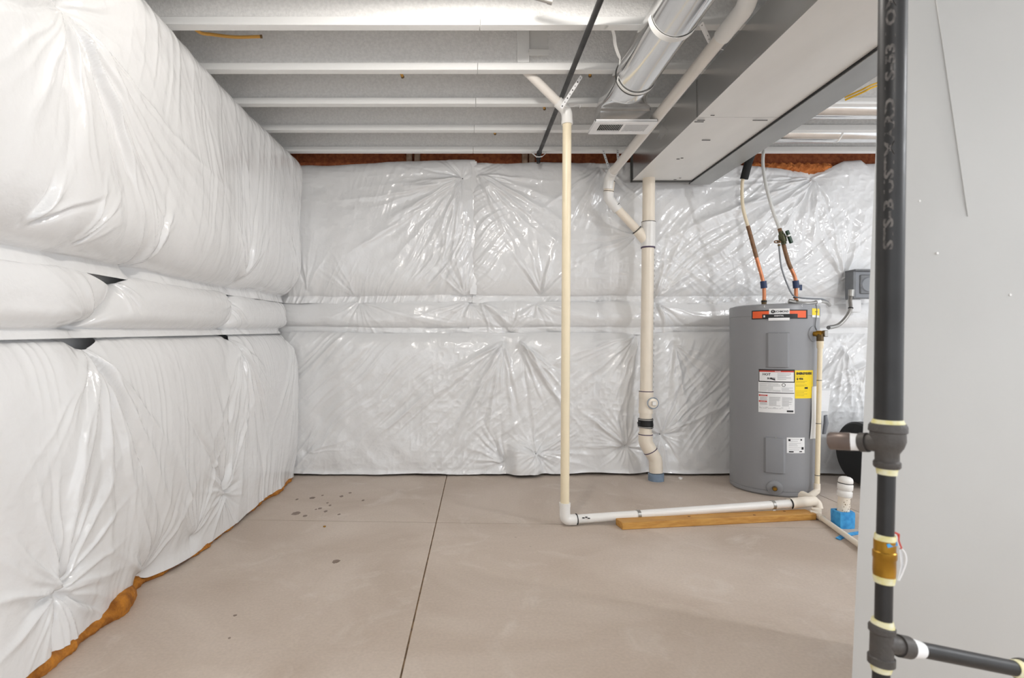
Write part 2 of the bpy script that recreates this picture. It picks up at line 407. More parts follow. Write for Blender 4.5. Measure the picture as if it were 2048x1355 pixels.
def f_ml_t(u): return f_ul_b(u)+.018-.055*np.exp(-((u-2.13)/.13)**2)-.060*np.exp(-((u-3.24)/.055)**2)
def h_ml(U, V):
    b = f_ml_b(U); t = f_ul_b(U)+.02; q = (V-b-.03)/(t-b-.03)
    h = .055+.085*rr((1-q)*2.0)*rr(np.clip(q, 0, 1)*3.2)
    h = np.where(V < b+.035, .085+.5*np.maximum(b+.035-V, 0), np.maximum(h, .055))
    for (ua, va, ub, vb_, dp) in ((2.19, 1.25, 1.97, 1.06, .085), (3.28, 1.27, 3.20, 1.08, .075)):
        t_ = np.clip((V-va)/(vb_-va), 0, 1); p = U-(ua+(ub-ua)*t_)
        bow = .045*np.sin(PI*t_); p = p-bow*(1 if dp > .08 else .5)
        h -= dp*np.where(p < 0, np.exp(-np.abs(p)/.055), np.exp(-np.abs(p)/.10)*.55+.45*np.exp(-np.abs(p)/.02))*np.where(V < b+.03, .3, 1)
    return h*(.25+.75*rr((4.24-U)/.10))
MLt = [dict(p=(2.0, 1.065), depth=.02, rad=.04, fans=[(100, 170, 7, .10, .25, .009), (10, 70, 5, .08, .2, .006)]),
       dict(p=(3.25, 1.26), depth=.02, rad=.03, fans=[(-60, -20, 6, .1, .35, .010), (180, 240, 4, .05, .2, .006)]),
       dict(p=(4.18, 1.12), depth=.02, rad=.03, fans=[(110, 200, 8, .1, .35, .008)]),
       dict(p=(2.2, 1.25), depth=.02, rad=.03, fans=[(-80, -20, 6, .06, .16, .008)])]
blanket('insulation_blanket', 'narrow middle strip of white faced insulation between two seams on left wall', G1, 'x', BX, .85, 4.24, f_ml_b, f_ml_t, h_ml, MLt, .0056, .0056, 33, crinkle=.001, aniso=[(10, 1.2, 10, .0020)])
def f_ll_t(u): return f_ml_b(u)+.012-.055*np.exp(-((u-1.99)/.09)**2)-.045*np.exp(-((u-3.22)/.05)**2)
def f_ll_b(u):
    return .012+.012*(1+vnoise(u*2.6, u*0, 41))+.028*np.exp(-((u-2.10)/.10)**2)+.02*np.exp(-((u-2.28)/.03)**2)+.016*np.clip((2.0-u)/.5, 0, 1)
def h_ll(U, V):
    t = f_ml_b(U)
    B = .205+.02*np.clip((U-3.2)/.8, 0, 1)
    h = .080+(B-.080)*rr((t-.005-V)/.42)
    low = .190+.018*vnoise(U*2.4, U*0, 44)+.02*np.clip((1.9-U)/.4, 0, 1)-.045*np.exp(-((U-2.3)/.12)**2)
    q = np.clip(V/.26, 0, 1); q = q*q*(3-2*q)
    h = low*(1-q)+h*q
    h = h+.022*np.exp(-((V-.01)/.05)**2)*(.4+.6*vnoise(U*5, U*0, 46))
    return h*(.25+.75*rr((4.235-U)/.10))
LLt = [dict(p=(1.99, 1.0), depth=.05, rad=.06, fans=[(-135, -45, 26, .2, .8, .011), (-100, -60, 5, .4, 1.0, .014)]),
       dict(p=(3.22, 1.04), depth=.05, rad=.06, fans=[(-140, -30, 24, .2, .75, .012), (-95, -60, 5, .5, .9, .015)]),
       dict(p=LW(135, 1180, -1.25), depth=.055, rad=.07, pin=True, fans=[(0, 360, 34, .10, .35, .013), (50, 110, 5, .3, .5, .012)]),
       dict(p=LW(455, 985, -1.25), depth=.05, rad=.06, pin=True, fans=[(0, 360, 26, .08, .25, .010), (50, 130, 12, .3, .7, .013)]),
       dict(p=(2.27, .055), depth=.04, rad=.04, fans=[(30, 150, 14, .12, .45, .010)]),
       dict(p=(2.62, .10), depth=.02, rad=.04, fans=[(20, 150, 10, .2, .5, .009)]),
       dict(p=(4.15, 1.05), depth=.03, rad=.04, fans=[(-130, -80, 10, .3, .8, .010)])]
ll = blanket('insulation_blanket', 'white faced insulation on lower left wall with amber wool at its hem', G1, 'x', BX, .85, 4.235, f_ll_b, f_ll_t, h_ll, LLt, .0056, .0056, 45, crinkle=.0012, aniso=[(86, .8, 13, .0040)])
obj('backing_strip', G().box((-1.479, .9, .95), (-1.452, 4.2, 1.36)), M['foil'], bpy.data.objects['wall_left'])
# amber glass wool showing below the hem
us = np.linspace(.9, 4.2, 330); g = G(); V = []; Fc = []
for i, u in enumerate(us):
    hx = BX+float(h_ll(np.array([[u]]), np.array([[.02]]))[0, 0])
    e = hx-.004+.012*math.sin(u*7)+.007*math.sin(u*19)+.004*math.sin(u*53)+.003*random.uniform(-1, 1)
    if 1.95 < u < 2.26: e += .020*math.sin((u-1.95)/.31*PI)
    zt = float(f_ll_b(np.array([u]))[0])+.004; e -= .012 if 2.3 < u < 2.55 or 2.75 < u < 3.3 else 0
    if 2.02 < u < 2.2: zt += .012
    for (xx, zz) in ((BX+.02, .001), (e-.004, .001), (e+.003, zt*.35), (e, zt*.75), (e-.012, zt), (BX+.02, zt+.01)): V.append((xx, u, zz))
for i in range(len(us)-1):
    for j in range(5): Fc.append((i*6+j, i*6+j+1, i*6+7+j, i*6+6+j))
g.add(V, Fc); obj('glass_wool', g, M['batt'], ll, label='amber glass wool edge')

# ---------------------------------------------------------------- insulation, back wall
YB = 4.36
def BW(px, py, d=4.24): p = P(px, py, d); return p.x, p.z
xs1 = BW(947, 0)[0]
def hb(b, t, l, r_, B, wv=.22, wh=.18, lo=.02):
    def f(U, V):
        bb = b(U); tt = t(U)
        return lo+(B-lo)*rr((V-bb-.05)/wv)*rr((tt-V+.01)/.14)*(.3+.7*rr((U-l)/wh))*(.3+.7*rr((r_-U)/wh))+np.where(V < bb+.05, .022, 0)
    return f
c1 = lambda u: 1.325+.009*vnoise(u*1.7, u*0, 51)+.004*vnoise(u*7, u*0, 50)
def t1(u): return 2.392+.055*np.clip((u+1.25)/1.2, 0, 1)+.008*vnoise(u*4, u*0, 52)
def t2(u):
    x1, x2 = BW(1500, 0, 4.3)[0], BW(1640, 0, 4.3)[0]
    z = 2.420+.010*vnoise(u*3.2, u*0, 53)
    dip = np.interp(u, [x1-.25, x1, x2-.02, x2+.03, x2+.2, x2+.33, x2+.37, x2+.5], [0, -.02, -.072, -.07, .018, .03, .0, .0])
    return z+dip
UB1 = [dict(p=BW(925, 353), depth=.05, rad=.06, pin=True, fans=[(185, 268, 34, .25, .95, .012), (120, 180, 7, .1, .4, .007), (20, 110, 6, .05, .12, .008)]),
       dict(p=BW(707, 590), depth=.03, rad=.05, fans=[(75, 165, 12, .1, .35, .006)]),
       dict(p=BW(612, 580), depth=.02, rad=.04, fans=[(60, 110, 8, .2, .5, .006)]),
       dict(p=BW(930, 590), depth=.02, rad=.04, fans=[(70, 150, 10, .15, .5, .009)])]
blanket('insulation_blanket', 'white shiny insulation on back wall top, left of the vertical seam', G1, 'y', YB, -1.44, xs1+.015, c1, t1, hb(c1, t1, -1.44, xs1+.01, .115), UB1, .0056, .0056, 61, crinkle=.0034, aniso=[(64, 2.4, 17, .0078), (82, 3.0, 24, .0030)])
UB2 = [dict(p=BW(1633, 352), depth=.07, rad=.09, pin=True, fans=[(178, 240, 26, .4, 1.5, .014), (240, 300, 14, .2, .8, .012), (300, 400, 7, .1, .3, .007)]),
       dict(p=BW(955, 345), depth=.03, rad=.05, fans=[(-70, -8, 20, .25, .9, .011)]),
       dict(p=BW(1085, 588), depth=.03, rad=.05, fans=[(40, 140, 18, .12, .45, .010)]),
       dict(p=BW(1205, 330), depth=.03, rad=.04, fans=[(200, 330, 16, .15, .6, .010)]),
       dict(p=BW(1312, 600), depth=.03, rad=.04, fans=[(20, 80, 16, .2, .9, .010)]),
       dict(p=BW(1275, 470), depth=.03, rad=.05, fans=[(140, 230, 10, .15, .5, .010)]),
       dict(p=BW(1690, 560), depth=.03, rad=.05, fans=[(60, 130, 18, .2, .55, .013)])]
ub2 = blanket('insulation_blanket', 'white shiny insulation on back wall top, from vertical seam past the drain stack', G1, 'y', YB, xs1-.005, 3.75, c1, t2, hb(c1, t2, xs1-.01, 3.75, .10), UB2, .0056, .0056, 71, crinkle=.0036, aniso=[(40, 2.2, 17, .0075), (-35, 2.2, 16, .0045)])
g = G().ribbon([(xs1-.002+.004*math.sin(q*1.7), YB-.066-.004*math.sin(q*.9), 1.395+(2.425-1.395)*q/20) for q in range(21)], (1, 0, 0), .052, .002)
obj('seam_tab', g, M['foil'], ub2, label='flat vertical facing tab stapled over the seam')
# exposed wool above the dip
x1, x2 = BW(1496, 0, 4.3)[0], BW(1668, 0, 4.3)[0]
n = 70; m_ = 12; g = G(); V = []; Fc = []
for i in range(n):
    for j in range(m_):
        q = j/(m_-1); x = x1+(x2-x1)*i/(n-1); z = 2.32+.105*q+.006*math.sin(i*.9)*q
        V.append((x, YB-.012-.03*math.sin(PI*q)-.018*random.random(), z))
for i in range(n-1):
    for j in range(m_-1): Fc.append((i*m_+j, i*m_+m_+j, i*m_+m_+j+1, i*m_+j+1))
g.add(V, Fc); obj('glass_wool', g, M['batt_dark'], ub2, label='rust orange glass wool left bare', angle=180)
cb = lambda u: 1.088+.008*vnoise(u*1.6, u*0, 54)+.004*vnoise(u*6, u*0, 57)
ct = lambda u: c1(u)+.012
MBt = [dict(p=BW(715, 600), depth=.03, rad=.05, fans=[(195, 345, 14, .08, .3, .008), (-25, -10, 3, .3, .6, .008)]),
       dict(p=BW(940, 602), depth=.03, rad=.05, fans=[(190, 350, 16, .1, .35, .009)]),
       dict(p=BW(962, 602), depth=.02, rad=.04, fans=[(-80, -20, 10, .1, .4, .010)]),
       dict(p=BW(1075, 605), depth=.02, rad=.04, fans=[(200, 350, 10, .1, .3, .008)]),
       dict(p=BW(1318, 606), depth=.03, rad=.05, fans=[(-80, -10, 14, .15, .4, .010), (190, 250, 6, .1, .3, .008)]),
       dict(p=BW(1022, 663), depth=.03, rad=.05, fans=[(20, 160, 14, .1, .3, .009)])]
blanket('insulation_blanket', 'narrow middle strip of white insulation across the back wall between seams', G1, 'y', YB, -1.44, 3.75, cb, ct, hb(cb, ct, -1.44, 3.75, .085, wv=.09, wh=.1), MBt, .0056, .0056, 81, crinkle=.0024, aniso=[(-10, 2.0, 14, .0050)])
bt = lambda u: cb(u)+.012
def b0(u): return .010+.008*(1+vnoise(u*4, u*0, 55))
xs2 = BW(1300, 0)[0]
def hl(l, r_, B):
    f0 = hb(lambda u: u*0-.3, bt, l, r_, B)
    def f(U, V): return f0(U, V)*(.80+.2*rr(V/.12))+.02*np.exp(-(V/.03)**2)
    return f
LB1 = [dict(p=BW(1008, 682), depth=.045, rad=.07, fans=[(205, 262, 30, .3, 1.1, .012), (262, 285, 8, .4, .8, .012)]),
       dict(p=BW(1040, 682), depth=.04, rad=.06, fans=[(278, 325, 20, .25, .75, .014)]),
       dict(p=BW(1070, 905), depth=.055, rad=.05, pin=True, fans=[(0, 360, 34, .06, .24, .012), (-25, 30, 6, .2, .5, .010)]),
       dict(p=BW(1008, 925), depth=.05, rad=.04, fans=[(90, 190, 14, .1, .4, .011)]),
       dict(p=BW(1254, 893), depth=.05, rad=.05, pin=True, fans=[(0, 360, 22, .1, .3, .010), (90, 190, 12, .2, .55, .012)]),
       dict(p=BW(1278, 668), depth=.03, rad=.05, fans=[(190, 265, 18, .2, .8, .011)]),
       dict(p=BW(612, 905), depth=.02, rad=.04, fans=[(0, 80, 8, .1, .4, .005)])]
def hlb1(U, V):
    h = hl(-1.44, xs2, .115)(U, V)
    cx, cz = BW(1050, 915)
    return h+  .095*np.exp(-(((U-cx)/.115)**6+((V-cz+.03)/.13)**4))+.02*vnoise(U*5, V*5, 58)*np.clip((.6-V)/.5, 0, 1)*.6
blanket('insulation_blanket', 'white insulation on lower back wall left of the drain stack, crumpled patch near floor', G1, 'y', YB, -1.44, xs2+.01, b0, bt, hlb1, LB1, .0056, .0056, 91, crinkle=.0036, aniso=[(42, 2.0, 15, .0075)])
LB2 = [dict(p=BW(1325, 870), depth=.05, rad=.06, pin=True, fans=[(0, 360, 26, .1, .35, .010), (20, 70, 8, .3, .7, .012)]),
       dict(p=BW(1352, 690), depth=.04, rad=.05, fans=[(250, 280, 6, .3, .7, .014), (290, 350, 8, .15, .4, .009)]),
       dict(p=BW(1690, 690), depth=.04, rad=.05, fans=[(230, 300, 14, .2, .7, .013)]),
       dict(p=BW(1740, 720), depth=.03, rad=.05, fans=[(200, 260, 12, .2, .7, .013)])]
blanket('insulation_blanket', 'white insulation on lower back wall behind the grey water heater', G1, 'y', YB, xs2-.01, 3.75, b0, bt, hl(xs2-.02, 3.75, .105), LB2, .0056, .0056, 101, crinkle=.0036, aniso=[(50, 2.2, 14, .0055)])

# ---------------------------------------------------------------- ducts overhead
def perforated(name, pts, wdir, wid, parent, m=None):
    s = obj(name, G().ribbon(pts, wdir, wid, .0012), m or M['steelw'], parent)
    g = G(); pts = [Vector(p) for p in pts]
    for a, b in zip(pts[:-1], pts[1:]):
        L = (b-a).length; k = int(L/.022)
        t = (b-a).normalized(); wv = Vector(wdir).normalized(); wv = (wv-t*wv.dot(t)).normalized(); nrm = t.cross(wv)
        for i in range(k):
            c = a+t*L*(i+.5)/k; g.tube([c-nrm*.0009, c+nrm*.0009], .0042 if i % 2 else .0028, 8)
    if g.v:
        h = obj('hole', g, M['slot'], s); h['kind'] = 'stuff'
# supply run with boot
RX, RZ, RR = .857, CH+1.335, .0985
rd = thing('round_duct', 'shiny round metal duct under the joists ending in a rectangular boot', 'duct', (RX, 2.0, RZ))
obj('duct_section', G().tube([(RX, -.6, RZ), (RX, .9, RZ)], RR-.001, 48, caps=False), M['shiny'], rd)
obj('duct_section', G().tube([(RX, .86, RZ), (RX, 2.0, RZ), (RX, 2.76, RZ)], RR, 48, caps=False), M['shiny'], rd)
obj('crimp_bead', G().tube([(RX, 2.735, RZ), (RX, 2.74, RZ), (RX, 2.745, RZ), (RX, 2.75, RZ)], [RR+.001, RR+.0035, RR+.0035, RR+.001], 48, caps=False), M['edge'], rd)
# boot: round inlet -> rectangular outlet facing down
rx0, rx1, ry0, ry1, rzb = .775, 1.055, 3.115, 3.255, 2.262
g = G(); V = []; Fc = []; n = 48; K = 14
def rectpt(th):
    c, s_ = math.cos(th), math.sin(th); m_ = max(abs(c), abs(s_)); return c/m_, s_/m_
for k in range(K+1):
    t = k/K
    for j in range(n):
        th = 2*PI*j/n
        c0 = Vector((RX+(RR+.002)*math.cos(th), 2.74, RZ+(RR+.002)*math.sin(th)))
        rx, ry = rectpt(th)
        c3 = Vector(((rx0+rx1)/2+(rx1-rx0)/2*rx, (ry0+ry1)/2+(ry1-ry0)/2*ry, rzb+.055))
        c1_ = c0+Vector((0, .20, 0)); c2 = c3+Vector((0, 0, .05 if ry < 0 else .14))
        if ry < 0: c2 = c3+Vector((0, -.05, .03))
        p = c0*(1-t)**3+c1_*3*t*(1-t)**2+c2*3*t*t*(1-t)+c3*t**3
        V.append(p)
for k in range(K):
    for j in range(n): Fc.append((k*n+j, k*n+(j+1) % n, k*n+n+(j+1) % n, k*n+n+j))
g.add(V, Fc); obj('boot', g, M['shiny'], rd, angle=50)
g = G(); V = []; 
for z in (rzb+.055, rzb):
    for (x, y) in ((rx0, ry0), (rx1, ry0), (rx1, ry1), (rx0, ry1)): V.append((x, y, z))
g.add(V, [(i, (i+1) % 4, 4+(i+1) % 4, 4+i) for i in range(4)]); obj('boot_collar', g, M['galv'], rd)
def hoop(yc, r, wid, a0, a1, n=26):
    return [Vector((RX+r*math.cos(math.radians(a0+(a1-a0)*i/n)), yc, RZ+r*math.sin(math.radians(a0+(a1-a0)*i/n)))) for i in range(n+1)]
obj('strap_band', G().ribbon(hoop(2.24, RR+.003, .03, -175, 0), (0, 1, 0), .032, .0015), M['galvp'], rd)
hp = hoop(2.72, RR+.005, .02, 182, 350)
top = [P(1212, 56, 2.50), P(1222, 54, 2.52), P(1228, 70, 2.56), P(1231, 92, 2.62), P(1240, 118, 2.69)]
obj('hanger_strap', G().ribbon(smooth_path(top, 5)+[hp[3]]+hp[4:], (0, 1, .05), .020, .0015), M['galvp'], rd, label='loose bent metal strap hooked under duct')

rg = thing('air_register', 'white louvred air register under the round duct boot', 'register', (.915, 3.19, 2.25))
fx0, fx1, fy0, fy1, fz0, fz1 = .742, 1.092, 3.095, 3.275, 2.246, 2.262
g = G(); ix0, ix1, iy0, iy1 = fx0+.036, fx1-.036, fy0+.036, fy1-.040; mx = (ix0+ix1)/2
for a, b in (((fx0, fy0), (fx1, iy0)), ((fx0, iy1), (fx1, fy1)), ((fx0, iy0), (ix0, iy1)), ((ix1, iy0), (fx1, iy1)), ((mx-.006, iy0), (mx+.006, iy1))):
    g.box((a[0], a[1], fz0), (b[0], b[1], fz0+.006))
g.box((fx0, fy0, fz0+.004), (fx0+.004, fy1, fz1)); g.box((fx1-.004, fy0, fz0+.004), (fx1, fy1, fz1))
g.box((fx0, fy0, fz0+.004), (fx1, fy0+.004, fz1)); g.box((fx0, fy1-.004, fz0+.004), (fx1, fy1, fz1))
obj('frame', g, M['steelw'], rg)
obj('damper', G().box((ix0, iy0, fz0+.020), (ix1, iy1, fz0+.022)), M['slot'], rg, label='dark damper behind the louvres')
lv = None
for half, (a, b, tilt) in enumerate(((ix0, mx-.006, .55), (mx+.006, ix1, -.55))):
    nl = 13; base = None
    for i in range(nl):
        x = a+(b-a)*(i+.5)/nl
        if base is None:
            mt = Matrix.Translation((x, 0, fz0+.009)) @ Matrix.Rotation(tilt, 4, 'Y')
            base = obj('louver', G().box((-.0008, iy0, -.008), (.0008, iy1, .008), mtx=mt), M['steelw'], rg); bx = x
        else:
            c = base.copy(); C.objects.link(c); c.parent = rg; c.location = (x-bx, 0, 0)

# main trunk
TZ, TY = CH+1.234, 4.165
tx0, tx1 = 1.272, 1.715
td = thing('trunk_duct', 'large rectangular sheet metal trunk duct with pale scuffed underside', 'duct', ((tx0+tx1)/2, 2.0, TZ))
ysplit = 3.0
for (ya, yb_) in ((-.4, 1.75), (1.75, ysplit), (ysplit, TY)):
    obj('side_panel', G().box((tx0-.0015, ya+.001, TZ), (tx0, yb_-.001, JB)), M['galv'], td)
    obj('side_panel', G().box((tx1, ya+.001, TZ), (tx1+.0015, yb_-.001, JB)), M['galv'], td)
    # underside with shallow cross break
    g = G(); c = ((tx0+tx1)/2, (ya+yb_)/2, TZ-.006)
    V = [(tx0, ya+.001, TZ), (tx1, ya+.001, TZ), (tx1, yb_-.001, TZ), (tx0, yb_-.001, TZ), c]
    g.add(V, [(0, 1, 4), (1, 2, 4), (2, 3, 4), (3, 0, 4)]); obj('bottom_panel', g, M['galvp'], td, angle=.1)
for y in (1.75, ysplit):
    obj('joint_cleat', G().box((tx0-.004, y-.006, TZ-.003), (tx0-.001, y+.006, JB)), M['galv'], td)
    obj('joint_seam', G().box((tx0-.0045, y-.002, TZ), (tx0-.004, y+.001, JB)), M['edge'], td)
obj('end_cap', G().box((tx0, TY-.004, TZ), (tx1, TY, JB)), M['galv'], td)
g = G(); e = .010
g.box((tx0-e*.6, TY-.014, TZ-e), (tx1+e*.2, TY+.004, TZ-.0005)); g.box((tx0-e, TY-.014, TZ-e), (tx0-.001, TY+.004, JB))
obj('end_flange', g, M['edge'], td, label='dark folded flange around the far end')
g = G()
for (px, py, L) in ((1398, 241, .05), (1402, 238, .04), (1412, 278, .05), (1356, 316, .02), (1364, 314, .015), (1350, 357, .02), (1360, 354, .015), (1520, 238, .08), (1425, 228, .02)):
    d = F*(TZ-CH)/(CY-py); c = P(px, py, d); g.box((c.x-L/2, c.y-.004, TZ-.0085), (c.x+L/2, c.y+.002, TZ-.006))
s = obj('scuff_mark', g, M['slot'], td); s['kind'] = 'stuff'
r2 = thing('return_duct', 'narrow grey metal duct alongside the right edge of the large trunk duct', 'duct', (1.8, 2.0, CH+1.20))
rz, ra, rb = CH+1.222, 1.722, 1.885
for (ya, yb_) in ((-.4, 2.2), (2.2, 4.22)):
    obj('duct_shell', G().box((ra, ya, rz), (rb, yb_-.001, JB), .002), M['galvd'], r2)
obj('edge_shade', G().box((ra-.006, -.4, rz+.001), (ra-.0005, 4.20, TZ-.0068)), M['drum'], r2, label='black strip standing in for shade in the gap')  # shade on the narrow duct's left side, put in as a black strip
# round ducts in the bays to the right
for k, (yc, lab) in enumerate(((3.345+.11, 'round metal duct in the joist bay right of trunk, nearer one'), (3.754+.11, 'round metal duct in the joist bay right of trunk, farther one'))):
    b_ = thing('bay_duct', lab, 'duct', (3.0, yc, 2.44), 'round ducts in the joist bays')
    zc = JB+.055
    obj('duct_section', G().tube([(1.95, yc, zc), (2.62, yc, zc)], .078, 28), M['shiny'], b_)
    obj('duct_section', G().tube([(2.60, yc, zc), (4.6, yc, zc)], .0765, 28), M['shiny'], b_)
    obj('crimp_bead', G().tube([(2.598, yc, zc), (2.604, yc, zc), (2.612, yc, zc)], [.0785, .081, .0785], 28), M['galvp'], b_)

# ---------------------------------------------------------------- black gas pipe along the ceiling
gz = CH+1.418
A0 = Vector((.569, -.3, gz)); A1 = Vector((.566, 4.10, gz))
gp = thing('gas_pipe', 'thin black iron gas pipe running under the joists to the back wall', 'pipe', (.566, 2.0, gz))
obj('pipe', G().tube([A0, A1], .0134, 16), M['iron'], gp)
obj('elbow', G().tube(fillet([A1-Vector((0, .03, 0)), A1+Vector((0, .03, 0)), A1+Vector((0, .03, -.035))], .02), .018, 14), M['iron'], gp)
obj('drop_pipe', G().tube([A1+Vector((0, .03, -.03)), A1+Vector((0, .03, -.062))], .0134, 14), M['iron'], gp)
c = A1+Vector((0, .012, -.022))
obj('hanger_clip', G().ribbon([c+Vector((-.055, 0, .034)), c+Vector((-.02, -.012, -.002)), c+Vector((0, -.014, -.004)), c+Vector((.025, -.012, 0)), c+Vector((.06, 0, .034))], (0, 1, 0), .02, .002), M['galvp'], gp)
# stubs of cable left through the webs
def stub(pts, r, label, m=M['cable'], md=M['cabled']):
    p = smooth_path(pts, 6); t = thing('cable_stub', label, 'cable', p[-1], 'cut cable ends at the joist webs')
    obj('sheath', G().tube(p, r, 10), m, t); d = (p[-1]-p[-2]).normalized()
    obj('cut_end', G().tube([p[-1]-d*.004, p[-1]+d*.006], r*1.12, 10), md, t)
yw = 2.533-.018
stub([P(372, 40, yw+.02), P(398, 64, yw+.10), P(425, 69, yw+.15), P(470, 74, yw+.17), P(522, 73, yw+.19)], .0075, 'long ochre cable end hanging behind the nearest joist on the left')
for k, (px, py, lab) in enumerate(((805, 153, 'short ochre cable end behind second joist, left of black gas pipe'), (1180, 151, 'short ochre cable end behind second joist, beside the round duct'), (1089, 217, 'short ochre cable end behind third joist near white elbow'), (990, 267, 'short ochre cable end behind fourth joist left of gas pipe'))):
    j = {153: 1, 151: 1, 217: 2, 267: 3}[py]; y = 2.533+.4064*j+.012
    q = P(px, py, y+.06); stub([q+Vector((-.02, -.07, .03)), q+Vector((-.008, -.03, .012)), q], .008, lab)
p = smooth_path([P(1690, 200, 2.86), P(1722, 186, 2.82), P(1740, 177, 2.80), P(1775, 160, 2.80), P(1800, 120, 2.85), P(1800, 80, 2.91)], 6)
t = thing('yellow_cable', 'yellow cable looped beside the narrow duct near the black pipe', 'cable', p[0])
obj('sheath', G().tube(p, .005, 10), M['cabley'], t)
obj('sheath', G().tube([q+Vector((.004, .01, .018)) for q in p], .0045, 10), M['cabley'], t)
# conduit end at top of view
a = P(1040, -14, 2.25); b = P(1103, 3, 2.25)
t = thing('conduit_stub', 'grey metal conduit end above the nearest joist', 'conduit', b)
obj('tube', G().tube([a, b], .011, 14, caps=True), M['zinc'], t); obj('bushing', G().tube([b-(b-a)*.12, b+(b-a)*.03], .013, 14), M['zinc'], t)

# ---------------------------------------------------------------- white pipes
def pipe(name, pts, r, m, parent, n=20, **k): return obj(name, G().tube(pts, r, n), m, parent, **k)
# overhead branch next to the trunk duct
a = Vector((1.122, 2.20, 2.338)); b = P(1223, 347, 4.02); 
bp_ = thing('branch_pipe', 'white PVC pipe sloping beside the trunk duct to the drain stack', 'pipe', b)
up = P(1506, -60, 2.12)
pipe('pipe', [a.lerp(b, .05), b], .030, M['pvcw'], bp_)
pipe('elbow', fillet([a.lerp(b, .10), a, a+Vector((.0, -.045, .045)), a+Vector((.0, -.05, .16))], .05), .0365, M['pvc'], bp_)
pipe('riser', [a+Vector((0, -.05, .10)), a+Vector((0, -.05, .36))], .030, M['pvc'], bp_)
c1_ = P(1215, 400, 4.08); c0_ = b+Vector((-.008, .035, -.03))
pipe('elbow', fillet([b-(b-a).normalized()*.055, b, c0_, c0_+Vector((-.006, .01, -.07))], .04), .0365, M['pvc'], bp_)
s0 = P(1219, 352, 4.06); s1 = P(1216, 385, 4.08)
pipe('coupling', [P(1220, 362, 4.07), P(1217, 384, 4.08)], .0368, M['pvcp'], bp_)
k0 = P(1216, 390, 4.085); k1 = P(1225, 408, 4.09)
pipe('bend', fillet([P(1217, 380, 4.08), P(1217, 397, 4.085), P(1236, 420, 4.09)], .05), .0365, M['pvc'], bp_)
d0 = P(1229, 411, 4.09); d1 = P(1293, 480, 4.10)
pipe('pipe', [d0, d1.lerp(d0, .2)], .030, M['pvcp'], bp_)
for (A_, B_, t_, rr_) in ((P(1220, 362, 4.07), P(1217, 384, 4.08), .02, .0376), (P(1220, 362, 4.07), P(1217, 384, 4.08), .93, .0376), (d0, d1, .03, .0375), (d0, d1, .70, .0385)):
    cc = Vector(A_).lerp(Vector(B_), t_); obj('pen_ring', ring_band(A_, B_, cc, rr_, .004), M['ink'], bp_)
perforated('hanger_strap', [P(1206, 300, 4.10), P(1219, 340, 4.02)], (1, .3, 0), .02, bp_)
perforated('hanger_strap', [P(1235, 299, 4.10), P(1237, 328, 4.02)], (1, .3, 0), .02, bp_)
st1 = [P(1402, 47, 2.36), P(1419, 82, 2.44), P(1434, 96, 2.47), P(1445, 99, 2.45)]
perforated('hanger_strap', st1, (1, .6, 0), .02, bp_)

# drain stack
SY = 4.10
def SP(px, py, dy=0): return P(px, py, SY+dy)
ds = thing('drain_stack', 'cream PVC drain stack with black rubber coupling on the back wall', 'pipe', P(1311, 957, 4.12))
pipe('pipe', [SP(1298, 300), SP(1297, 446)], .0445, M['pvcp'], ds, 28)
pipe('wye', [SP(1297, 444), SP(1296.6, 462), SP(1296.4, 480), SP(1296, 494)], [.0505, .0505, .0490, .0505], M['pvc'], ds, 28)
pipe('wye_branch', [d1.lerp(d0, .28), SP(1297, 487)], .0385, M['pvcp'], ds)
pipe('pipe', [SP(1296, 490), SP(1292.5, 784)], .0445, M['pvcp'], ds, 28)
obj('primer_ring', ring_band(SP(1296, 490), SP(1292, 784), SP(1296, 495), .0512, .010, 28), M['primer'], ds)
obj('pen_ring', ring_band(SP(1297, 444), SP(1296, 494), SP(1297, 444), .0512, .004, 28), M['ink'], ds)
pipe('cleanout_tee', [SP(1292.3, 781), SP(1292, 795), SP(1292, 796), SP(1291.6, 815), SP(1291.5, 816), SP(1291.4, 826)], [.0515, .0515, .049, .049, .0505, .0505], M['pvcp'], ds, 28)
obj('primer_ring', ring_band(SP(1296, 490), SP(1292, 784), SP(1292.3, 782), .0522, .006, 28), M['primer'], ds)
cc = SP(1298, 804); nrm = Vector((.12, -1, 0)).normalized()
pipe('cleanout_hub', [cc, cc+nrm*.062], .040, M['pvc'], ds, 24)
pipe('cleanout_plug', [cc+nrm*.060, cc+nrm*.070, cc+nrm*.071], [.034, .034, .030], M['pvcp'], ds, 24)
obj('plug_square', G().box((-.014, -.012, -.014), (.014, .012, .014), .002, Matrix.Translation(cc+nrm*.080)), M['pvc'], ds)
g = G(); ringp = [cc+nrm*.066+Vector((math.cos(q*2*PI/24)*.040, 0, math.sin(q*2*PI/24)*.040)) for q in range(25)]
g.tube(ringp, .0025, 6); obj('sealant_ring', g, M['bluegrey'], ds)
pipe('pipe', [SP(1291.4, 824), SP(1291, 872)], .0445, M['pvcp'], ds, 28)
pipe('rubber_coupling', [SP(1291.2, 836), SP(1291.2, 839), SP(1291.1, 841), SP(1291.1, 848), SP(1291, 850), SP(1291, 853), SP(1290.8, 855)], [.052, .055, .053, .056, .056, .053, .050], M['drum'], ds, 28)
for y in (838, 853): obj('hose_clamp', ring_band(SP(1292, 800), SP(1290.8, 856), SP(1291.1, y), .0565, .008, 28), M['zinc'], ds)
obj('clamp_screw', G().tube([SP(1275, 845, -.03), SP(1281, 845, -.03)], .006, 8), M['ink'], ds)
obj('primer_ring', ring_band(SP(1292, 800), SP(1290.8, 856), SP(1291, 868), .0525, .006, 28), M['primer'], ds)
pipe('elbow', fillet([SP(1291, 864), SP(1291, 884), SP(1304, 906)], .08), .0505, M['pvcp'], ds, 28)
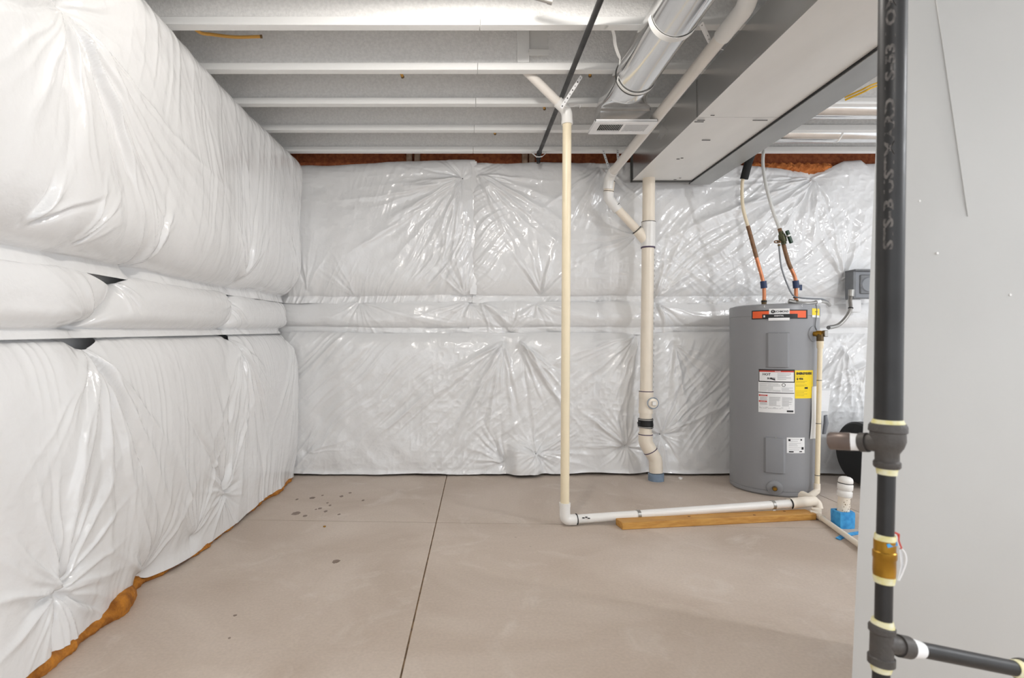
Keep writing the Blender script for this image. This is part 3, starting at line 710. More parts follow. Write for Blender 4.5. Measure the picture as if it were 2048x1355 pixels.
obj('primer_ring', ring_band(SP(1296, 892), SP(1304, 906), SP(1301, 901), .0525, .006, 28), M['primer'], ds)
pipe('elbow', fillet([SP(1300, 899), SP(1311, 918), SP(1312, 944)], .08), .0485, M['pvcp'], ds, 28)
fb = SP(1312, 945); pipe('floor_collar', [Vector((fb.x, fb.y, .0)), Vector((fb.x, fb.y, .055))], .056, M['bluegrey'], ds, 28)
g = G()
for i in range(26):
    py = 510+i*10.5
    if i in (9, 15): continue
    q = SP(1306-(py-500)*.010, py); g.box((q.x-.002, SY-.0395, q.z-.011), (q.x+.002, SY-.0365, q.z+.006))
o_ = obj('print_line', g, M['greyp'], ds); o_['kind'] = 'stuff'

# condensate riser and floor run
r0 = P(1129.5, 1029, 3.07); r0.z = .062; top_ = P(1134, 240, 3.07)
e0 = P(1061, 150, 2.985)
rp = thing('condensate_pipe', 'cream PVC pipe dropping from the joists then running along the floor', 'pipe', (r0.x, r0.y, 0))
pipe('pipe', [r0+Vector((0, 0, .03)), top_], .0242, M['pvcy'], rp, 24)
elb = [top_+Vector((0, 0, -.02)), top_+Vector((0, 0, .05)), top_+Vector((0, 0, .05))+(e0-top_-Vector((0, 0, .05))).normalized()*.075]
pipe('elbow', fillet(elb, .06), .0298, M['pvc'], rp, 24)
pipe('elbow_lip', [top_+Vector((0, 0, -.024)), top_+Vector((0, 0, -.002))], .0315, M['pvc'], rp, 24)
k = elb[1]; dirn = (e0-k).normalized()
pipe('pipe', [k+dirn*.05, k+dirn*.43], .0242, M['pvcw'], rp, 24)
r1 = P(1580, 1007.5, 3.25); r1.z = .068
hd = (Vector((r1.x, r1.y, 0))-Vector((r0.x, r0.y, 0))).normalized()
pipe('elbow', fillet([r0+Vector((0, 0, .058)), r0+Vector((0, 0, -.03)), r0+Vector((0, 0, -.03))+hd*.062], .05), .0298, M['pvc'], rp, 24)
z0 = r0.z-.03; rs = Vector((r0.x, r0.y, z0+.001))
z0 = .033
pipe('elbow_lip', [r0+Vector((0, 0, .046)), r0+Vector((0, 0, .066))], .0315, M['pvc'], rp, 24)
hs = r0+hd*.05+Vector((0, 0, -.028)); he = Vector((r1.x, r1.y, .071))
pipe('pipe', [hs, he], .0242, M['pvc'], rp, 24)
obj('pen_ring', ring_band(hs, he, hs+(he-hs).normalized()*.018, .0306, .003), M['ink'], rp)
g = G(); q = hs+(he-hs)*.035
for i, o in enumerate(((0, 0), (.016, .004), (.030, -.002))): g.box((q.x+o[0], q.y-.0262, q.z+.010+o[1]), (q.x+o[0]+.012, q.y-.0195, q.z+.014+o[1]))
obj('pen_mark', g, M['ink'], rp)
# end: reducer elbow turning back to the relief drain
e1 = he; e2 = P(1628, 1000, 3.32); e2.z = .068
pipe('coupling', [e1-hd*.005, e1.lerp(e2, .75)], [.031, .031], M['pvcp'], rp, 24)
pipe('elbow', fillet([e1.lerp(e2, .6), e2, e2+Vector((.0, .02, -.001)), e2+Vector((-.01, .10, .005))], .03), .029, M['pvcp'], rp, 24)
pipe('elbow', fillet([e2+Vector((.0, .01, 0)), e2+Vector((.018, .0, -.015)), e2+Vector((.020, -.01, -.045))], .02), .026, M['pvcp'], rp, 20)
obj('pen_ring', ring_band(hs, he, e1, .0318, .004), M['ink'], rp)
for px in (1276, 1566):
    t_ = (P(px, 1020, 3.13).x-hs.x)/(he.x-hs.x); c = hs.lerp(he, t_)
    nrm = Vector((-hd.y, hd.x, 0)); pts = []
    for q in range(15):
        a_ = math.radians(-60+q*300/14-90+60); pts.append(c+(-nrm*math.cos(a_+0)+Vector((0, 0, 1))*math.sin(a_))*.0258)
    pts = [c+(-nrm*math.sin(b_)+Vector((0, 0, 1))*math.cos(b_))*.0258 for b_ in [math.radians(-150+q*300/16) for q in range(17)]]
    pts.append(pts[-1]+Vector((0, 0, -.02))-nrm*.004)
    obj('pipe_clamp', G().ribbon(pts, hd, .018, .0018), M['zinc'], rp, label='bright metal strap clamp')
perforated('hanger_strap', [P(1163, 152, 2.97), P(1122, 216, 2.99)], (1, .3, 0), .018, rp)
obj('strap_tail', G().ribbon(smooth_path([P(1128, 212, 3.0), P(1142, 213, 3.05), P(1158, 210, 3.1), P(1160, 215, 3.1)], 4), (0, 1, .4), .018, .0014), M['steelw'], rp)

# lumber under the floor run
ba = Vector((.860, 3.045, 0)); bb = Vector((2.02, 3.215, 0)); dr = (bb-ba).normalized(); ang = math.atan2(dr.y, dr.x)
mt = Matrix.Translation(ba) @ Matrix.Rotation(ang, 4, 'Z')
lb = thing('lumber_board', 'pine board lying flat on the concrete under the white pipe', 'board', ba)
L = (bb-ba).length
obj('plank', G().box((0, -.045, 0), (L, .044, .038), .003, mt), M['wood'], lb)
for (x, y) in ((.42, .010), (.80, -.02), (1.02, .02)):
    q = mt @ Vector((x, y-.0, .0382)); obj('knot', G().tube([q-Vector((0, 0, .001)), q+Vector((0, 0, .0004))], .008, 10), M['knot'], lb)

# ---------------------------------------------------------------- water heater
HX, HY, HR, HH = 2.19, 3.905, .277, 1.270
wh = thing('water_heater', 'tall grey electric water heater standing by the back wall', 'water heater', (HX, HY, 0))
CA = math.degrees(math.atan2(-HY, -HX))
prof = [(.0, HR-.012), (.012, HR), (.030, HR), (.032, HR-.003), (.036, HR-.003), (.038, HR), (HH-.075, HR), (HH-.073, HR+.003), (HH-.012, HR+.003), (HH-.003, HR), (HH, HR-.012)]
obj('tank_jacket', G().tube([(HX, HY, z) for z, r in prof], [r for z, r in prof], 96), M['heater'], wh)
obj('top_cap', G().tube([(HX, HY, HH-.001), (HX, HY, HH+.006), (HX, HY, HH+.012)], [HR-.012, HR-.03, HR-.2], 64), M['heater2'], wh)
def on(phi, z, off=0.):
    a = math.radians(CA+phi); return Vector((HX+(HR+off)*math.cos(a), HY+(HR+off)*math.sin(a), z))
def cyl_patch(phi0, phi1, z0, z1, off, th=.0006, n=10, shape=None):
    """curved plate between angles; shape(s) -> (zlow, zhigh) factors"""
    g = G(); V = []; Fc = []
    for i in range(n+1):
        s_ = i/n; ph = phi0+(phi1-phi0)*s_
        za, zb = (z0, z1) if shape is None else shape(s_)
        for z, o in ((za, off), (zb, off), (zb, off+th), (za, off+th)): V.append(on(ph, z, o))
    for i in range(n):
        for j in range(4): Fc.append((i*4+j, i*4+(j+1) % 4, i*4+4+(j+1) % 4, i*4+4+j))
    Fc += [(0, 1, 2, 3), (n*4+3, n*4+2, n*4+1, n*4)]
    return g.add(V, Fc)
def cyl_text(txt, size, phi, z, off, m, parent, bold=0., sx=1., name='lettering'):
    v, f = text_mesh(txt, size, bold); g = G()
    g.add([on(phi+math.degrees(x*sx/HR), z+y, off) for x, y, _ in v], f)
    return obj(name, g, m, parent, angle=180)
DP = 3.64
def zz(py): return CH-(py-CY)/F*DP
def ph(px, c=1556): return math.degrees(math.asin(max(-1, min(1, (px-c)/93))))
O = .0034
# brand label (orange trapezoid with black rim, white panel and black bar)
br = obj('brand_label', cyl_patch(ph(1514), ph(1621), zz(637), zz(619), O, n=24), M['black'], wh, label='orange and black brand label')
obj('orange_field', cyl_patch(ph(1516), ph(1548), zz(635), zz(621), O+.0007, n=8), M['orange'], br)
obj('orange_field', cyl_patch(ph(1586), ph(1618), zz(635), zz(621), O+.0007, n=8), M['orange'], br)
obj('white_field', cyl_patch(ph(1548), ph(1587), zz(628.5), zz(616.5), O+.0010, n=8), M['white'], br)
obj('black_bar', cyl_patch(ph(1535), ph(1602), zz(636), zz(627.5), O+.0014, n=14), M['black'], br)
obj('white_tab', cyl_patch(ph(1547), ph(1587), zz(640.5), zz(635), O+.0016, n=8), M['white'], br)
cyl_text('RICHMOND', .0170, ph(1571.5), zz(622.6), O+.0018, M['black'], br, bold=.0006, sx=.92)
g = G(); cph, czz = ph(1555.5), zz(622.4)
def cyl_ring(cph, cz, ri, ro, off, n=24, a0=0, a1=360):
    g = G(); V = []; Fc = []
    for i in range(n+1):
        a = math.radians(a0+(a1-a0)*i/n)
        for r in (ri, ro): V.append(on(cph+math.degrees(r*math.cos(a)/HR), cz+r*math.sin(a), off))
    for i in range(n): Fc.append((2*i, 2*i+1, 2*i+3, 2*i+2))
    return g.add(V, Fc)
obj('emblem', cyl_ring(cph, czz, .0055, .0115, O+.0018), M['black'], br)
obj('emblem', cyl_patch(cph-1.2, cph+1.2, czz-.003, czz+.001, O+.0018), M['black'], br)
cyl_text('ESSENTIAL', .0115, ph(1567), zz(631), O+.0022, M['white'], br, bold=.0003)
obj('badge', cyl_patch(ph(1537.5), ph(1540.5), zz(633.5), zz(629.5), O+.0022), M['white'], br)
# small yellow sticker
yt = obj('yellow_sticker', cyl_patch(ph(1630), ph(1645), zz(634), zz(616), O), M['white'], wh, label='small yellow and white sticker')
obj('yellow_field', cyl_patch(ph(1630), ph(1645), zz(629.5), zz(616), O+.0006), M['yellow'], yt)
cyl_text('NOTICE', .0105, (ph(1630)+ph(1645))/2, zz(622.5), O+.0014, M['black'], yt, bold=.0004)
# element covers
def cover(pa, pb, za, zb, th, name):
    g = G(); V = []; Fc = []; n = 8; rows = [(za, -.001), (za+.004, th*.9), (za+.018, th), (zb-.018, th), (zb-.006, th*.8), (zb, -.001)]
    for (z, o) in rows:
        for i in range(n+1):
            s_ = i/n; o2 = o if 0 < i < n else -.001
            V.append(on(pa+(pb-pa)*(s_ if 0 < i < n else s_), z, o2))
    w_ = n+1
    for r in range(len(rows)-1):
        for i in range(n): Fc.append((r*w_+i, r*w_+i+1, r*w_+w_+i+1, r*w_+w_+i))
    return obj(name, g.add(V, Fc), M['heater2'], wh, angle=25)
cover(ph(1541), ph(1588), zz(735), zz(664), .012, 'element_cover')
cover(ph(1532, 1551), ph(1575, 1551), zz(947), zz(875), .014, 'element_cover')
for (p_, py) in ((ph(1566), 666.5), (ph(1556, 1551), 875.5)):
    c = on(p_, zz(py), .004); c2 = on(p_, zz(py), .009); obj('screw', G().tube([c, c2], .005, 10), M['zinc'], wh)
# handles of jacket near top: two bright clip marks
for p_ in (ph(1541), ph(1612)):
    obj('jacket_clip', cyl_ring(p_, zz(611), .006, .008, .0045, 14, 100, 260), M['white'], wh)
# warning sheet
wl = obj('warning_label', cyl_patch(ph(1527), ph(1597), zz(826), zz(740), .0006, n=16), M['white'], wh, label='white warning sheet with red and black print')
def wp(a, b, ya, yb, m, nm, o=.0014): return obj(nm, cyl_patch(ph(a), ph(b), zz(yb), zz(ya), o, .0003, n=8), M[m], wl)
wp(1527.5, 1597, 738.5, 741, 'black', 'border'); wp(1527.5, 1597, 762.5, 764.5, 'black', 'border')
wp(1527.5, 1529, 740, 764, 'black', 'border'); wp(1595.5, 1597, 740, 764, 'black', 'border')
wp(1529, 1595.5, 741, 744, 'red', 'red_band'); wp(1527, 1596, 785, 786.5, 'black', 'border')
cyl_text('DANGER', .0085, ph(1565), zz(742.4), .0022, M['white'], wl, bold=.0002)
cyl_text('HOT', .022, ph(1543), zz(749), .0018, M['black'], wl, bold=.0005)
cyl_text('BURN', .017, ph(1552), zz(757), .0018, M['black'], wl, bold=.0005)
obj('pictogram', cyl_patch(ph(1550), ph(1560), zz(761), zz(757), .0018, .0003, n=4, shape=lambda s: (zz(758+s*3), zz(755+s*4))), M['black'], wl)
obj('pictogram', cyl_ring(ph(1576), zz(769.5), .0085, .0115, .0018), M['black'], wl)
gl = G(); rnd = random.Random(3)
for (a, b, y0, y1, stp) in ((1564, 1590, 746, 760, 2.0), (1529, 1570, 767, 783, 2.2), (1572, 1594, 775, 783, 2.2), (1548, 1570, 794, 812, 1.7), (1573, 1593, 794, 812, 1.7), (1529, 1594, 815, 818, 1.7), (1530, 1545, 795, 801, 1.7), (1530, 1545, 806, 811, 1.7)):
    y = y0
    while y < y1:
        e = b-(b-a)*rnd.choice((0, 0, .1, .35)); p_ = cyl_patch(ph(a), ph(e), zz(y+.8), zz(y), .0014, .0002, n=4); gl.add(p_.v, p_.f); y += stp
o_ = obj('print_line', gl, M['greyp'], wl); o_['kind'] = 'stuff'
wp(1528, 1545, 790, 793, 'red', 'red_band'); wp(1528, 1544, 802, 805, 'red', 'red_band'); wp(1582, 1594.5, 820, 823.5, 'black', 'black_block')
cyl_text('WARNING', .007, ph(1536.5), zz(791.5), .0022, M['white'], wl); cyl_text('CAUTION', .007, ph(1536), zz(803.5), .0022, M['white'], wl)
# energy label
el = obj('energy_label', cyl_patch(ph(1597.6), ph(1632.5), zz(796), zz(740), .0006, n=10), M['yellow'], wh, label='yellow energy guide label')
cyl_text('ENERGYGUIDE', .0200, ph(1616), zz(746.5), .0022, M['black'], el, bold=.0012, sx=.86)
cyl_text('$ 406', .019, ph(1607), zz(757), .0022, M['black'], el, bold=.0008)
obj('black_block', cyl_patch(ph(1616), ph(1622), zz(777), zz(773.5), .0018, .0003), M['black'], el)
gl = G()
for y in (751.5, 762, 764, 769, 771, 781, 784, 787, 790): p_ = cyl_patch(ph(1599.5), ph(1618+3*math.sin(y)), zz(y+.6), zz(y), .0016, .0002, n=4); gl.add(p_.v, p_.f)
M['ochrep'] = mat('ochre_print', (176, 150, 20), .6)
o_ = obj('print_line', gl, M['ochrep'], el); o_['kind'] = 'stuff'
# rating plate
rl = obj('rating_label', cyl_patch(ph(1577, 1551), ph(1611, 1551), zz(905), zz(874), .0006), M['white'], wh, label='small white rating label')
gl = G()
for y in (877, 881, 885, 887.5, 890, 894, 898): p_ = cyl_patch(ph(1581, 1551), ph(1604-(y % 3)*3, 1551), zz(y+.7), zz(y), .0014, .0002, n=4); gl.add(p_.v, p_.f)
o_ = obj('print_line', gl, M['greyp'], rl); o_['kind'] = 'stuff'
for (a, b, y0, y1) in ((1580, 1584, 877, 881), (1603, 1606, 877, 880), (1581, 1590, 901, 903.5), (1601, 1606, 901, 903), (1605, 1609, 893, 898)):
    obj('black_block', cyl_patch(ph(a, 1551), ph(b, 1551), zz(y1), zz(y0), .0016, .0003, n=4), M['black'], rl)
# drain valve
c = on(ph(1552, 1549), .058, 0); n_ = (c-Vector((HX, HY, .058))).normalized()
obj('drain_flange', G().tube([c-n_*.004, c+n_*.006, c+n_*.012, c+n_*.013], [.049, .047, .036, .018], 28), M['heater2'], wh)
obj('drain_valve', G().tube([c+n_*.010, c+n_*.030, c+n_*.032], [.017, .016, .012], 8), M['brassd'], wh)
obj('valve_bore', G().tube([c+n_*.031, c+n_*.0335], .010, 12), M['brass'], wh)
# relief valve
tp = on(57, 1.075, 0); n_ = (tp-Vector((HX, HY, tp.z))).normalized(); tv = tp+n_*.042
obj('valve_boss', G().tube([tp-n_*.004, tp+n_*.003, tp+n_*.004], [.055, .052, .04], 24), M['heater2'], wh)
rv = obj('relief_valve', G().tube([tp, tp+n_*.02, tp+n_*.021, tp+n_*.045, tp+n_*.058], [.016, .016, .021, .021, .018], 14), M['brass'], wh, label='brass relief valve')
obj('valve_outlet', G().tube([tv, tv+Vector((0, 0, -.045)), tv+Vector((0, 0, -.055))], [.021, .021, .019], 14), M['brassd'], rv)
obj('test_lever', G().box((-.012, -.008, -.02), (.012, .02, .022), .003, Matrix.Translation(tp+n_*.066+Vector((.012, 0, 0)))), M['zinc'], rv)
# jacket wire on right side
obj('ground_wire', G().tube(smooth_path([on(62, HH+.002, .003), on(63, HH-.05, .006), on(59, HH-.14, .006), on(62, 1.10, .008)], 6), .003, 8), M['plasticdark'], wh)

# discharge tube of relief valve
dp = thing('discharge_pipe', 'cream relief discharge pipe down the right side of the heater', 'pipe', (tv.x, tv.y, 0))
bot = Vector((tv.x-.028, tv.y-.012, .05))
pipe('adapter', [tv+Vector((0, 0, -.048)), tv+Vector((0, 0, -.095))], [.021, .0185], M['pvcy'], dp, 18)
pipe('pipe', [tv+Vector((0, 0, -.06)), bot], .0148, M['pvcy'], dp, 18)
for py in (684, 760, 846, 949):
    z = CH-(py-CY)/F*tv.y; t_ = (tv.z-z)/(tv.z-bot.z); obj('pen_ring', ring_band(tv, bot, tv.lerp(bot, t_), .0156, .0035), M['ink'], dp)
pipe('elbow', fillet([bot+Vector((0, 0, .05)), bot, e2+Vector((.012, .075, 0))], .025), .0195, M['pvcp'], dp, 18)

# manuals in a bag on heater side
mp_ = thing('manual_pouch', 'white instruction sheets in a clear bag hung behind the relief discharge pipe', 'papers', on(70, .60))
g = G(); V = []; Fc = []
def sheet(pa, pb, za, zb, o0, o1, slant):
    g = G(); V = []; n = 10
    for i in range(n+1):
        t_ = i/n; z = za+(zb-za)*t_
        for (p_, o) in ((pa, o0), (pb, o1)):
            for th in (0, .002): V.append(on(p_+slant*t_, z, o+th+.004*math.sin(t_*5)))
    Fc = []
    for i in range(n):
        a = i*4; b = a+4
        Fc += [(a, a+2, b+2, b), (a+1, b+1, b+3, a+3), (a, b, b+1, a+1), (a+2, a+3, b+3, b+2)]
    Fc += [(0, 1, 3, 2), (n*4, n*4+2, n*4+3, n*4+1)]
    return g.add(V, Fc)
obj('sheet', sheet(48, 66, .385, .728, .006, .010, 5), M['paper'], mp_)
def hung(x0, x1, y0, y1, d, lean, m, nm):
    g = G(); V = []; n = 8
    for i in range(n+1):
        t_ = i/n; py = y0+(y1-y0)*t_; o = lean*t_
        for th in (0, .0015):
            V += [P(x0+o, py, d+th+.004*math.sin(t_*4)), P(x1+o*1.2, py, d+.03+th+.006*math.sin(t_*5))]
    Fc = []
    for i in range(n):
        a = i*4; b = a+4
        Fc += [(a, a+1, b+1, b), (a+2, b+2, b+3, a+3), (a, b, b+2, a+2), (a+1, a+3, b+3, b+1)]
    Fc += [(0, 2, 3, 1), (n*4, n*4+1, n*4+3, n*4+2)]
    return obj(nm, g.add(V, Fc), m, mp_)
bag = hung(1644, 1664, 776, 866, 3.93, -10, M['poly'], 'bag')
hung(1643, 1661, 780, 822, 3.925, -4, M['paper'], 'sheet')
g = G().tube([P(1649, 832, 3.90), P(1651, 830, 3.90), P(1652, 845, 3.90), P(1648, 866, 3.90), P(1645, 867, 3.90)], [.004, .012, .016, .012, .004], 10); obj('parts_packet', g, M['plasticgrey'], mp_)

# ---------------------------------------------------------------- water lines above heater
def line(name, label, segs, loc, cat='pipe'):
    t = thing(name, label, cat, loc)
    for (nm, pts, r, m) in segs: obj(nm, G().tube(pts, r, 14), M[m], t)
    return t
d = 3.90
hot = [P(1496, 322, 3.85), P(1486, 357, 3.88), P(1484, 385, 3.90), P(1487, 420, 3.91), P(1499, 463, 3.92), P(1513, 515, 3.92), P(1526, 562, 3.92), P(1528.5, 585, 3.92), P(1528, 606, 3.92)]
hp_ = smooth_path(hot, 8)
hl_ = thing('hot_water_line', 'left water line into heater with black foam sleeve and copper end', 'pipe', hot[-1])
obj('tubing', G().tube(hp_[4:34], .0112, 14), M['pexy'], hl_)
obj('foam_sleeve', G().tube([P(1506, 300, 3.82), P(1497, 324, 3.85), P(1488, 358, 3.88)], .027, 18), M['foam'], hl_)
obj('copper_tube', G().tube(hp_[32:], .0122, 14), M['copper'], hl_)
obj('copper_fitting', G().tube(hp_[30:41], .0135, 14), M['copperd'], hl_)
a = P(1526.5, 562, 3.92); b = P(1528, 576, 3.92); obj('tape_wrap', G().tube([a, b], .0205, 14), M['blue'], hl_)
q = P(1528, 603, 3.92); obj('nipple', G().tube([q+Vector((0, 0, .012)), Vector((q.x, q.y, HH))], .0165, 12), M['brassd'], hl_)
obj('nipple_ring', G().tube([q+Vector((0, 0, .006)), q+Vector((0, 0, -.004))], .0185, 12), M['ink'], hl_)
cold = [P(1527, 300, 4.12), P(1526, 330, 4.08), P(1533, 375, 4.03), P(1547, 425, 3.99), P(1559, 457, 3.96), P(1566, 485, 3.95), P(1577, 525, 3.95), P(1590, 555, 3.95), P(1592, 580, 3.95), P(1592, 606, 3.95)]
cp = smooth_path(cold, 8)
cl = thing('cold_water_line', 'right water line into heater with green handled shutoff valve', 'pipe', cold[-1])
obj('tubing', G().tube(cp[:34], .0112, 14), M['pex'], cl)
obj('copper_tube', G().tube(cp[44:], .0122, 14), M['copper'], cl)
obj('copper_fitting', G().tube(cp[32:52], .0135, 14), M['copperd'], cl)
c = P(1565, 476, 3.94); ax = (P(1570, 495, 3.94)-P(1560, 458, 3.94)).normalized()
vb_ = obj('valve_body', G().tube([c-ax*.05, c-ax*.03, c-ax*.028, c, c+ax*.028, c+ax*.03, c+ax*.045], [.015, .017, .022, .026, .022, .018, .016], 14), M['olive'], cl)
obj('handle', G().box((-.008, -.012, -.05), (.012, .012, .045), .004, Matrix.Translation(c+Vector((.024, -.035, .004))) @ Matrix.Rotation(-.35, 4, 'Y')), M['green'], vb_, label='dark green lever handle')
obj('handle_band', G().box((-.012, -.013, -.006), (.014, .013, .006), .002, Matrix.Translation(c+Vector((.024, -.036, .012))) @ Matrix.Rotation(-.35, 4, 'Y')), M['steelw'], vb_)
w0 = P(1549, 483, 3.91); obj('waste_knob', G().tube([P(1560, 482, 3.93), P(1555, 482.5, 3.92)], .007, 10), M['olive'], vb_)
g = G(); cc = P(1554, 483.5, 3.915)
pts = [cc+Vector((math.cos(q*2*PI/20)*.022, -.004, math.sin(q*2*PI/20)*.008)) for q in range(21)]; g.tube(pts, .004, 8); obj('waste_lever', g, M['copperd'], vb_)
a = P(1591, 561, 3.95); b = P(1592.5, 576, 3.95); obj('tape_wrap', G().tube([a, b], .0205, 14), M['blue'], cl)
obj('tape_tail', G().box((-.005, -.002, -.02), (.014, .0, .02), .0005, Matrix.Translation(b+Vector((.020, -.012, .004)))), M['blue'], cl)
q = P(1592, 603, 3.95); obj('nipple', G().tube([q+Vector((0, 0, .012)), Vector((q.x, q.y, HH))], .0165, 12), M['brassd'], cl)
obj('clamp', G().tube([q+Vector((0, 0, .033)), q+Vector((0, 0, .026))], .0205, 12), M['ink'], cl)
tb = smooth_path([P(1558, 488, 3.92), P(1559, 503, 3.92), P(1563, 535, 3.93), P(1574, 567, 3.92), P(1586, 590, 3.91), P(1600, 595, 3.89), P(1625, 597, 3.88), P(1645, 598, 3.90), P(1656, 603, 3.93)], 7)
t = thing('bonding_cable', 'thin grey cable curving from the shutoff valve to the heater top', 'cable', tb[-1]); obj('sheath', G().tube(tb, .0055, 10), M['plasticgrey'], t); obj('lug', G().tube(tb[:3], .009, 10), M['brassd'], t)
tb = smooth_path([P(1583, 603.5, 3.86), P(1600, 605.5, 3.84), P(1620, 606, 3.83), P(1640, 602.5, 3.85), P(1652, 604, 3.90), P(1659, 610, 3.97)], 7)
t = thing('top_conduit', 'short dark flexible conduit lying across the top of the heater', 'conduit', tb[0]); obj('sheath', G().tube(tb, .011, 12), M['zinc'], t); obj('connector', G().tube([tb[0]+Vector((-.02, 0, .006)), tb[3]], .017, 10), M['zinc'], t); obj('ferrule', G().tube(tb[18:22], .0135, 12), M['steelw'], t)

# disconnect box on the back wall
bx0 = P(1707, 0, 4.16).x; bz1 = CH-(541-CY)/F*4.16; bz0 = CH-(597-CY)/F*4.16
db = thing('disconnect_box', 'grey electrical disconnect box on the back wall right of heater', 'electrical box', (bx0+.10, 4.25, bz0))
obj('enclosure', G().box((bx0, 4.16, bz0+.004), (bx0+.21, 4.245, bz1), .006), M['plasticgrey'], db)
obj('hood', G().box((bx0-.008, 4.13, bz1-.004), (bx0+.218, 4.245, bz1+.008), .002), M['plasticdark'], db)
obj('side_flange', G().box((bx0-.006, 4.155, bz0), (bx0+.018, 4.245, bz1-.002), .003), M['plasticdark'], db)
obj('cover', G().box((bx0+.045, 4.150, bz0+.035), (bx0+.20, 4.162, bz1-.03), .006), M['plasticdark'], db)
g = G().tube([Vector((bx0+.105, 4.152, (bz0+bz1)/2)), Vector((bx0+.105, 4.143, (bz0+bz1)/2))], [.06, .05], 20); obj('pull_recess', g, M['plasticgrey'], db)
obj('mount_block', G().box((bx0+.0, 4.20, bz0-.10), (bx0+.09, 4.245, bz0+.003), .006), M['foil'], db)
fc = smooth_path([P(1703, 585, 4.12), P(1700, 600, 4.12), P(1701, 618, 4.11), P(1692, 635, 4.08), P(1676, 650, 4.04), P(1656, 655, 3.98)], 8)
t = db
g = G(); n = len(fc); dense = []
for i in range(n-1):
    for k_ in range(3): dense.append(fc[i].lerp(fc[i+1], k_/3))
g.tube(dense, [.0125+.0018*(i % 2) for i in range(len(dense))], 12); obj('flexible_conduit', g, M['zinc'], t)
obj('conduit_connector', G().tube([P(1703, 579, 4.12), P(1702, 592, 4.12)], .02, 12), M['zinc'], t)
obj('wire_tie', ring_band(fc[14], fc[15], fc[15], .017, .006, 12), M['ink'], t)

# ---------------------------------------------------------------- right foreground floor things
q = P(1684, 1054, 3.06); sb = Vector((q.x, q.y, 0))
sp_ = thing('standpipe', 'short capped white standpipe in a blue foam collar on the floor', 'pipe', sb)
tp2 = sb+Vector((.022, .0, .275))
def sl(t0): return sb.lerp(tp2, t0)
pipe('pipe', [sl(.0), sl(.72)], .030, M['pvcp'], sp_, 24)
pipe('coupling', [sl(.60), sl(.615), sl(.70), sl(.715)], [.0335, .0365, .0365, .034], M['pvc'], sp_, 24)
pipe('coupling', [sl(.735), sl(.75), sl(.845), sl(.86)], [.034, .0372, .0372, .034], M['pvc'], sp_, 24)
pipe('neck', [sl(.71), sl(.90)], .031, M['pvc'], sp_, 24)
pipe('cap', [sl(.875), sl(.89), sl(.93), sl(.97), sl(.995), sl(1.0)], [.0335, .036, .0355, .032, .022, .01], M['pvc'], sp_, 24)
obj('pen_ring', ring_band(sb, tp2, sl(.868), .0345, .003), M['ink'], sp_)
g = G()
for i in range(26):
    a = random.uniform(-2.8, -.3); t_ = random.uniform(.3, .58); c = sl(t_); n_ = Vector((math.cos(a), math.sin(a), 0)); c = c+n_*.0295
    g.tube([c, c+n_*.0012], random.uniform(.0012, .0028), 6)
o_ = obj('grime_speck', g, M['cabled'], sp_); o_['kind'] = 'stuff'
g = G(); V = []
V = []; n = 24
for (z, k_) in ((0, .98), (.012, 1.0), (.075, 1.03), (.088, 1.0), (.088, .66)):
    for j in range(n):
        a = 2*PI*j/n; c_, s_ = math.cos(a), math.sin(a); r = .046*k_/max(abs(c_), abs(s_))**.55
        V.append((sb.x+.004+c_*r, sb.y+s_*r, z))
Fc = [(i*n+j, i*n+(j+1) % n, i*n+n+(j+1) % n, i*n+n+j) for i in range(4) for j in range(n)]
obj('foam_collar', g.add(V, Fc), M['sky'], sp_)

fa = P(1636, 1032, 3.2); fa.z = .018; fb_ = P(1745, 1118, 2.6); fb_.z = .018
fp = thing('floor_pipe', 'slim white pipe lying on the concrete toward the grey plenum', 'pipe', fa.lerp(fb_, .5))
pipe('pipe', [fa, fb_], .0145, M['pvcp'], fp, 18)
dd = (fb_-fa).normalized()
pipe('fitting', fillet([fa+dd*.06, fa, fa+Vector((-.045, .01, .012))], .02), .0185, M['pvcp'], fp, 18)
obj('hub', G().tube([fa+Vector((.01, .03, -.016)), fa+Vector((.01, .03, .03))], .026, 18), M['pvcp'], fp)
tb = [P(1676, 1078, 2.85), P(1690, 1070, 2.90), P(1708, 1068, 2.93), P(1728, 1068, 2.95)]
for p_ in tb: p_.z = .005
obj('blue_strip', G().ribbon(smooth_path(tb, 5), (0, 1, .2), .022, .004), M['sky'], label='curl of blue foam strip on the floor by the plenum', cat='foam strip')
# crumb and nut on the slab
q = P(1361, 958, F/(958-CY)); g = G(); bm = bmesh.new(); bmesh.ops.create_icosphere(bm, subdivisions=2, radius=.017)
for v_ in bm.verts: v_.co *= random.uniform(.8, 1.15); v_.co.z *= .55
bm.verts.index_update(); g.add([(v_.co+Vector((q.x, q.y, .008)))[:] for v_ in bm.verts], [[v_.index for v_ in f.verts] for f in bm.faces]); bm.free()
obj('plaster_chip', g, M['pvc'], label='small white plaster chip on the floor near the drain stack', cat='debris')
q = P(649, 1053, F/(1053-CY)); obj('brass_nut', G().tube([(q.x, q.y, .0005), (q.x, q.y, .006), (q.x, q.y, .0062), (q.x, q.y, .003)], [.008, .008, .004, .004], 6), M['brass'], label='tiny brass nut lying on the floor near the transverse joint', cat='debris')

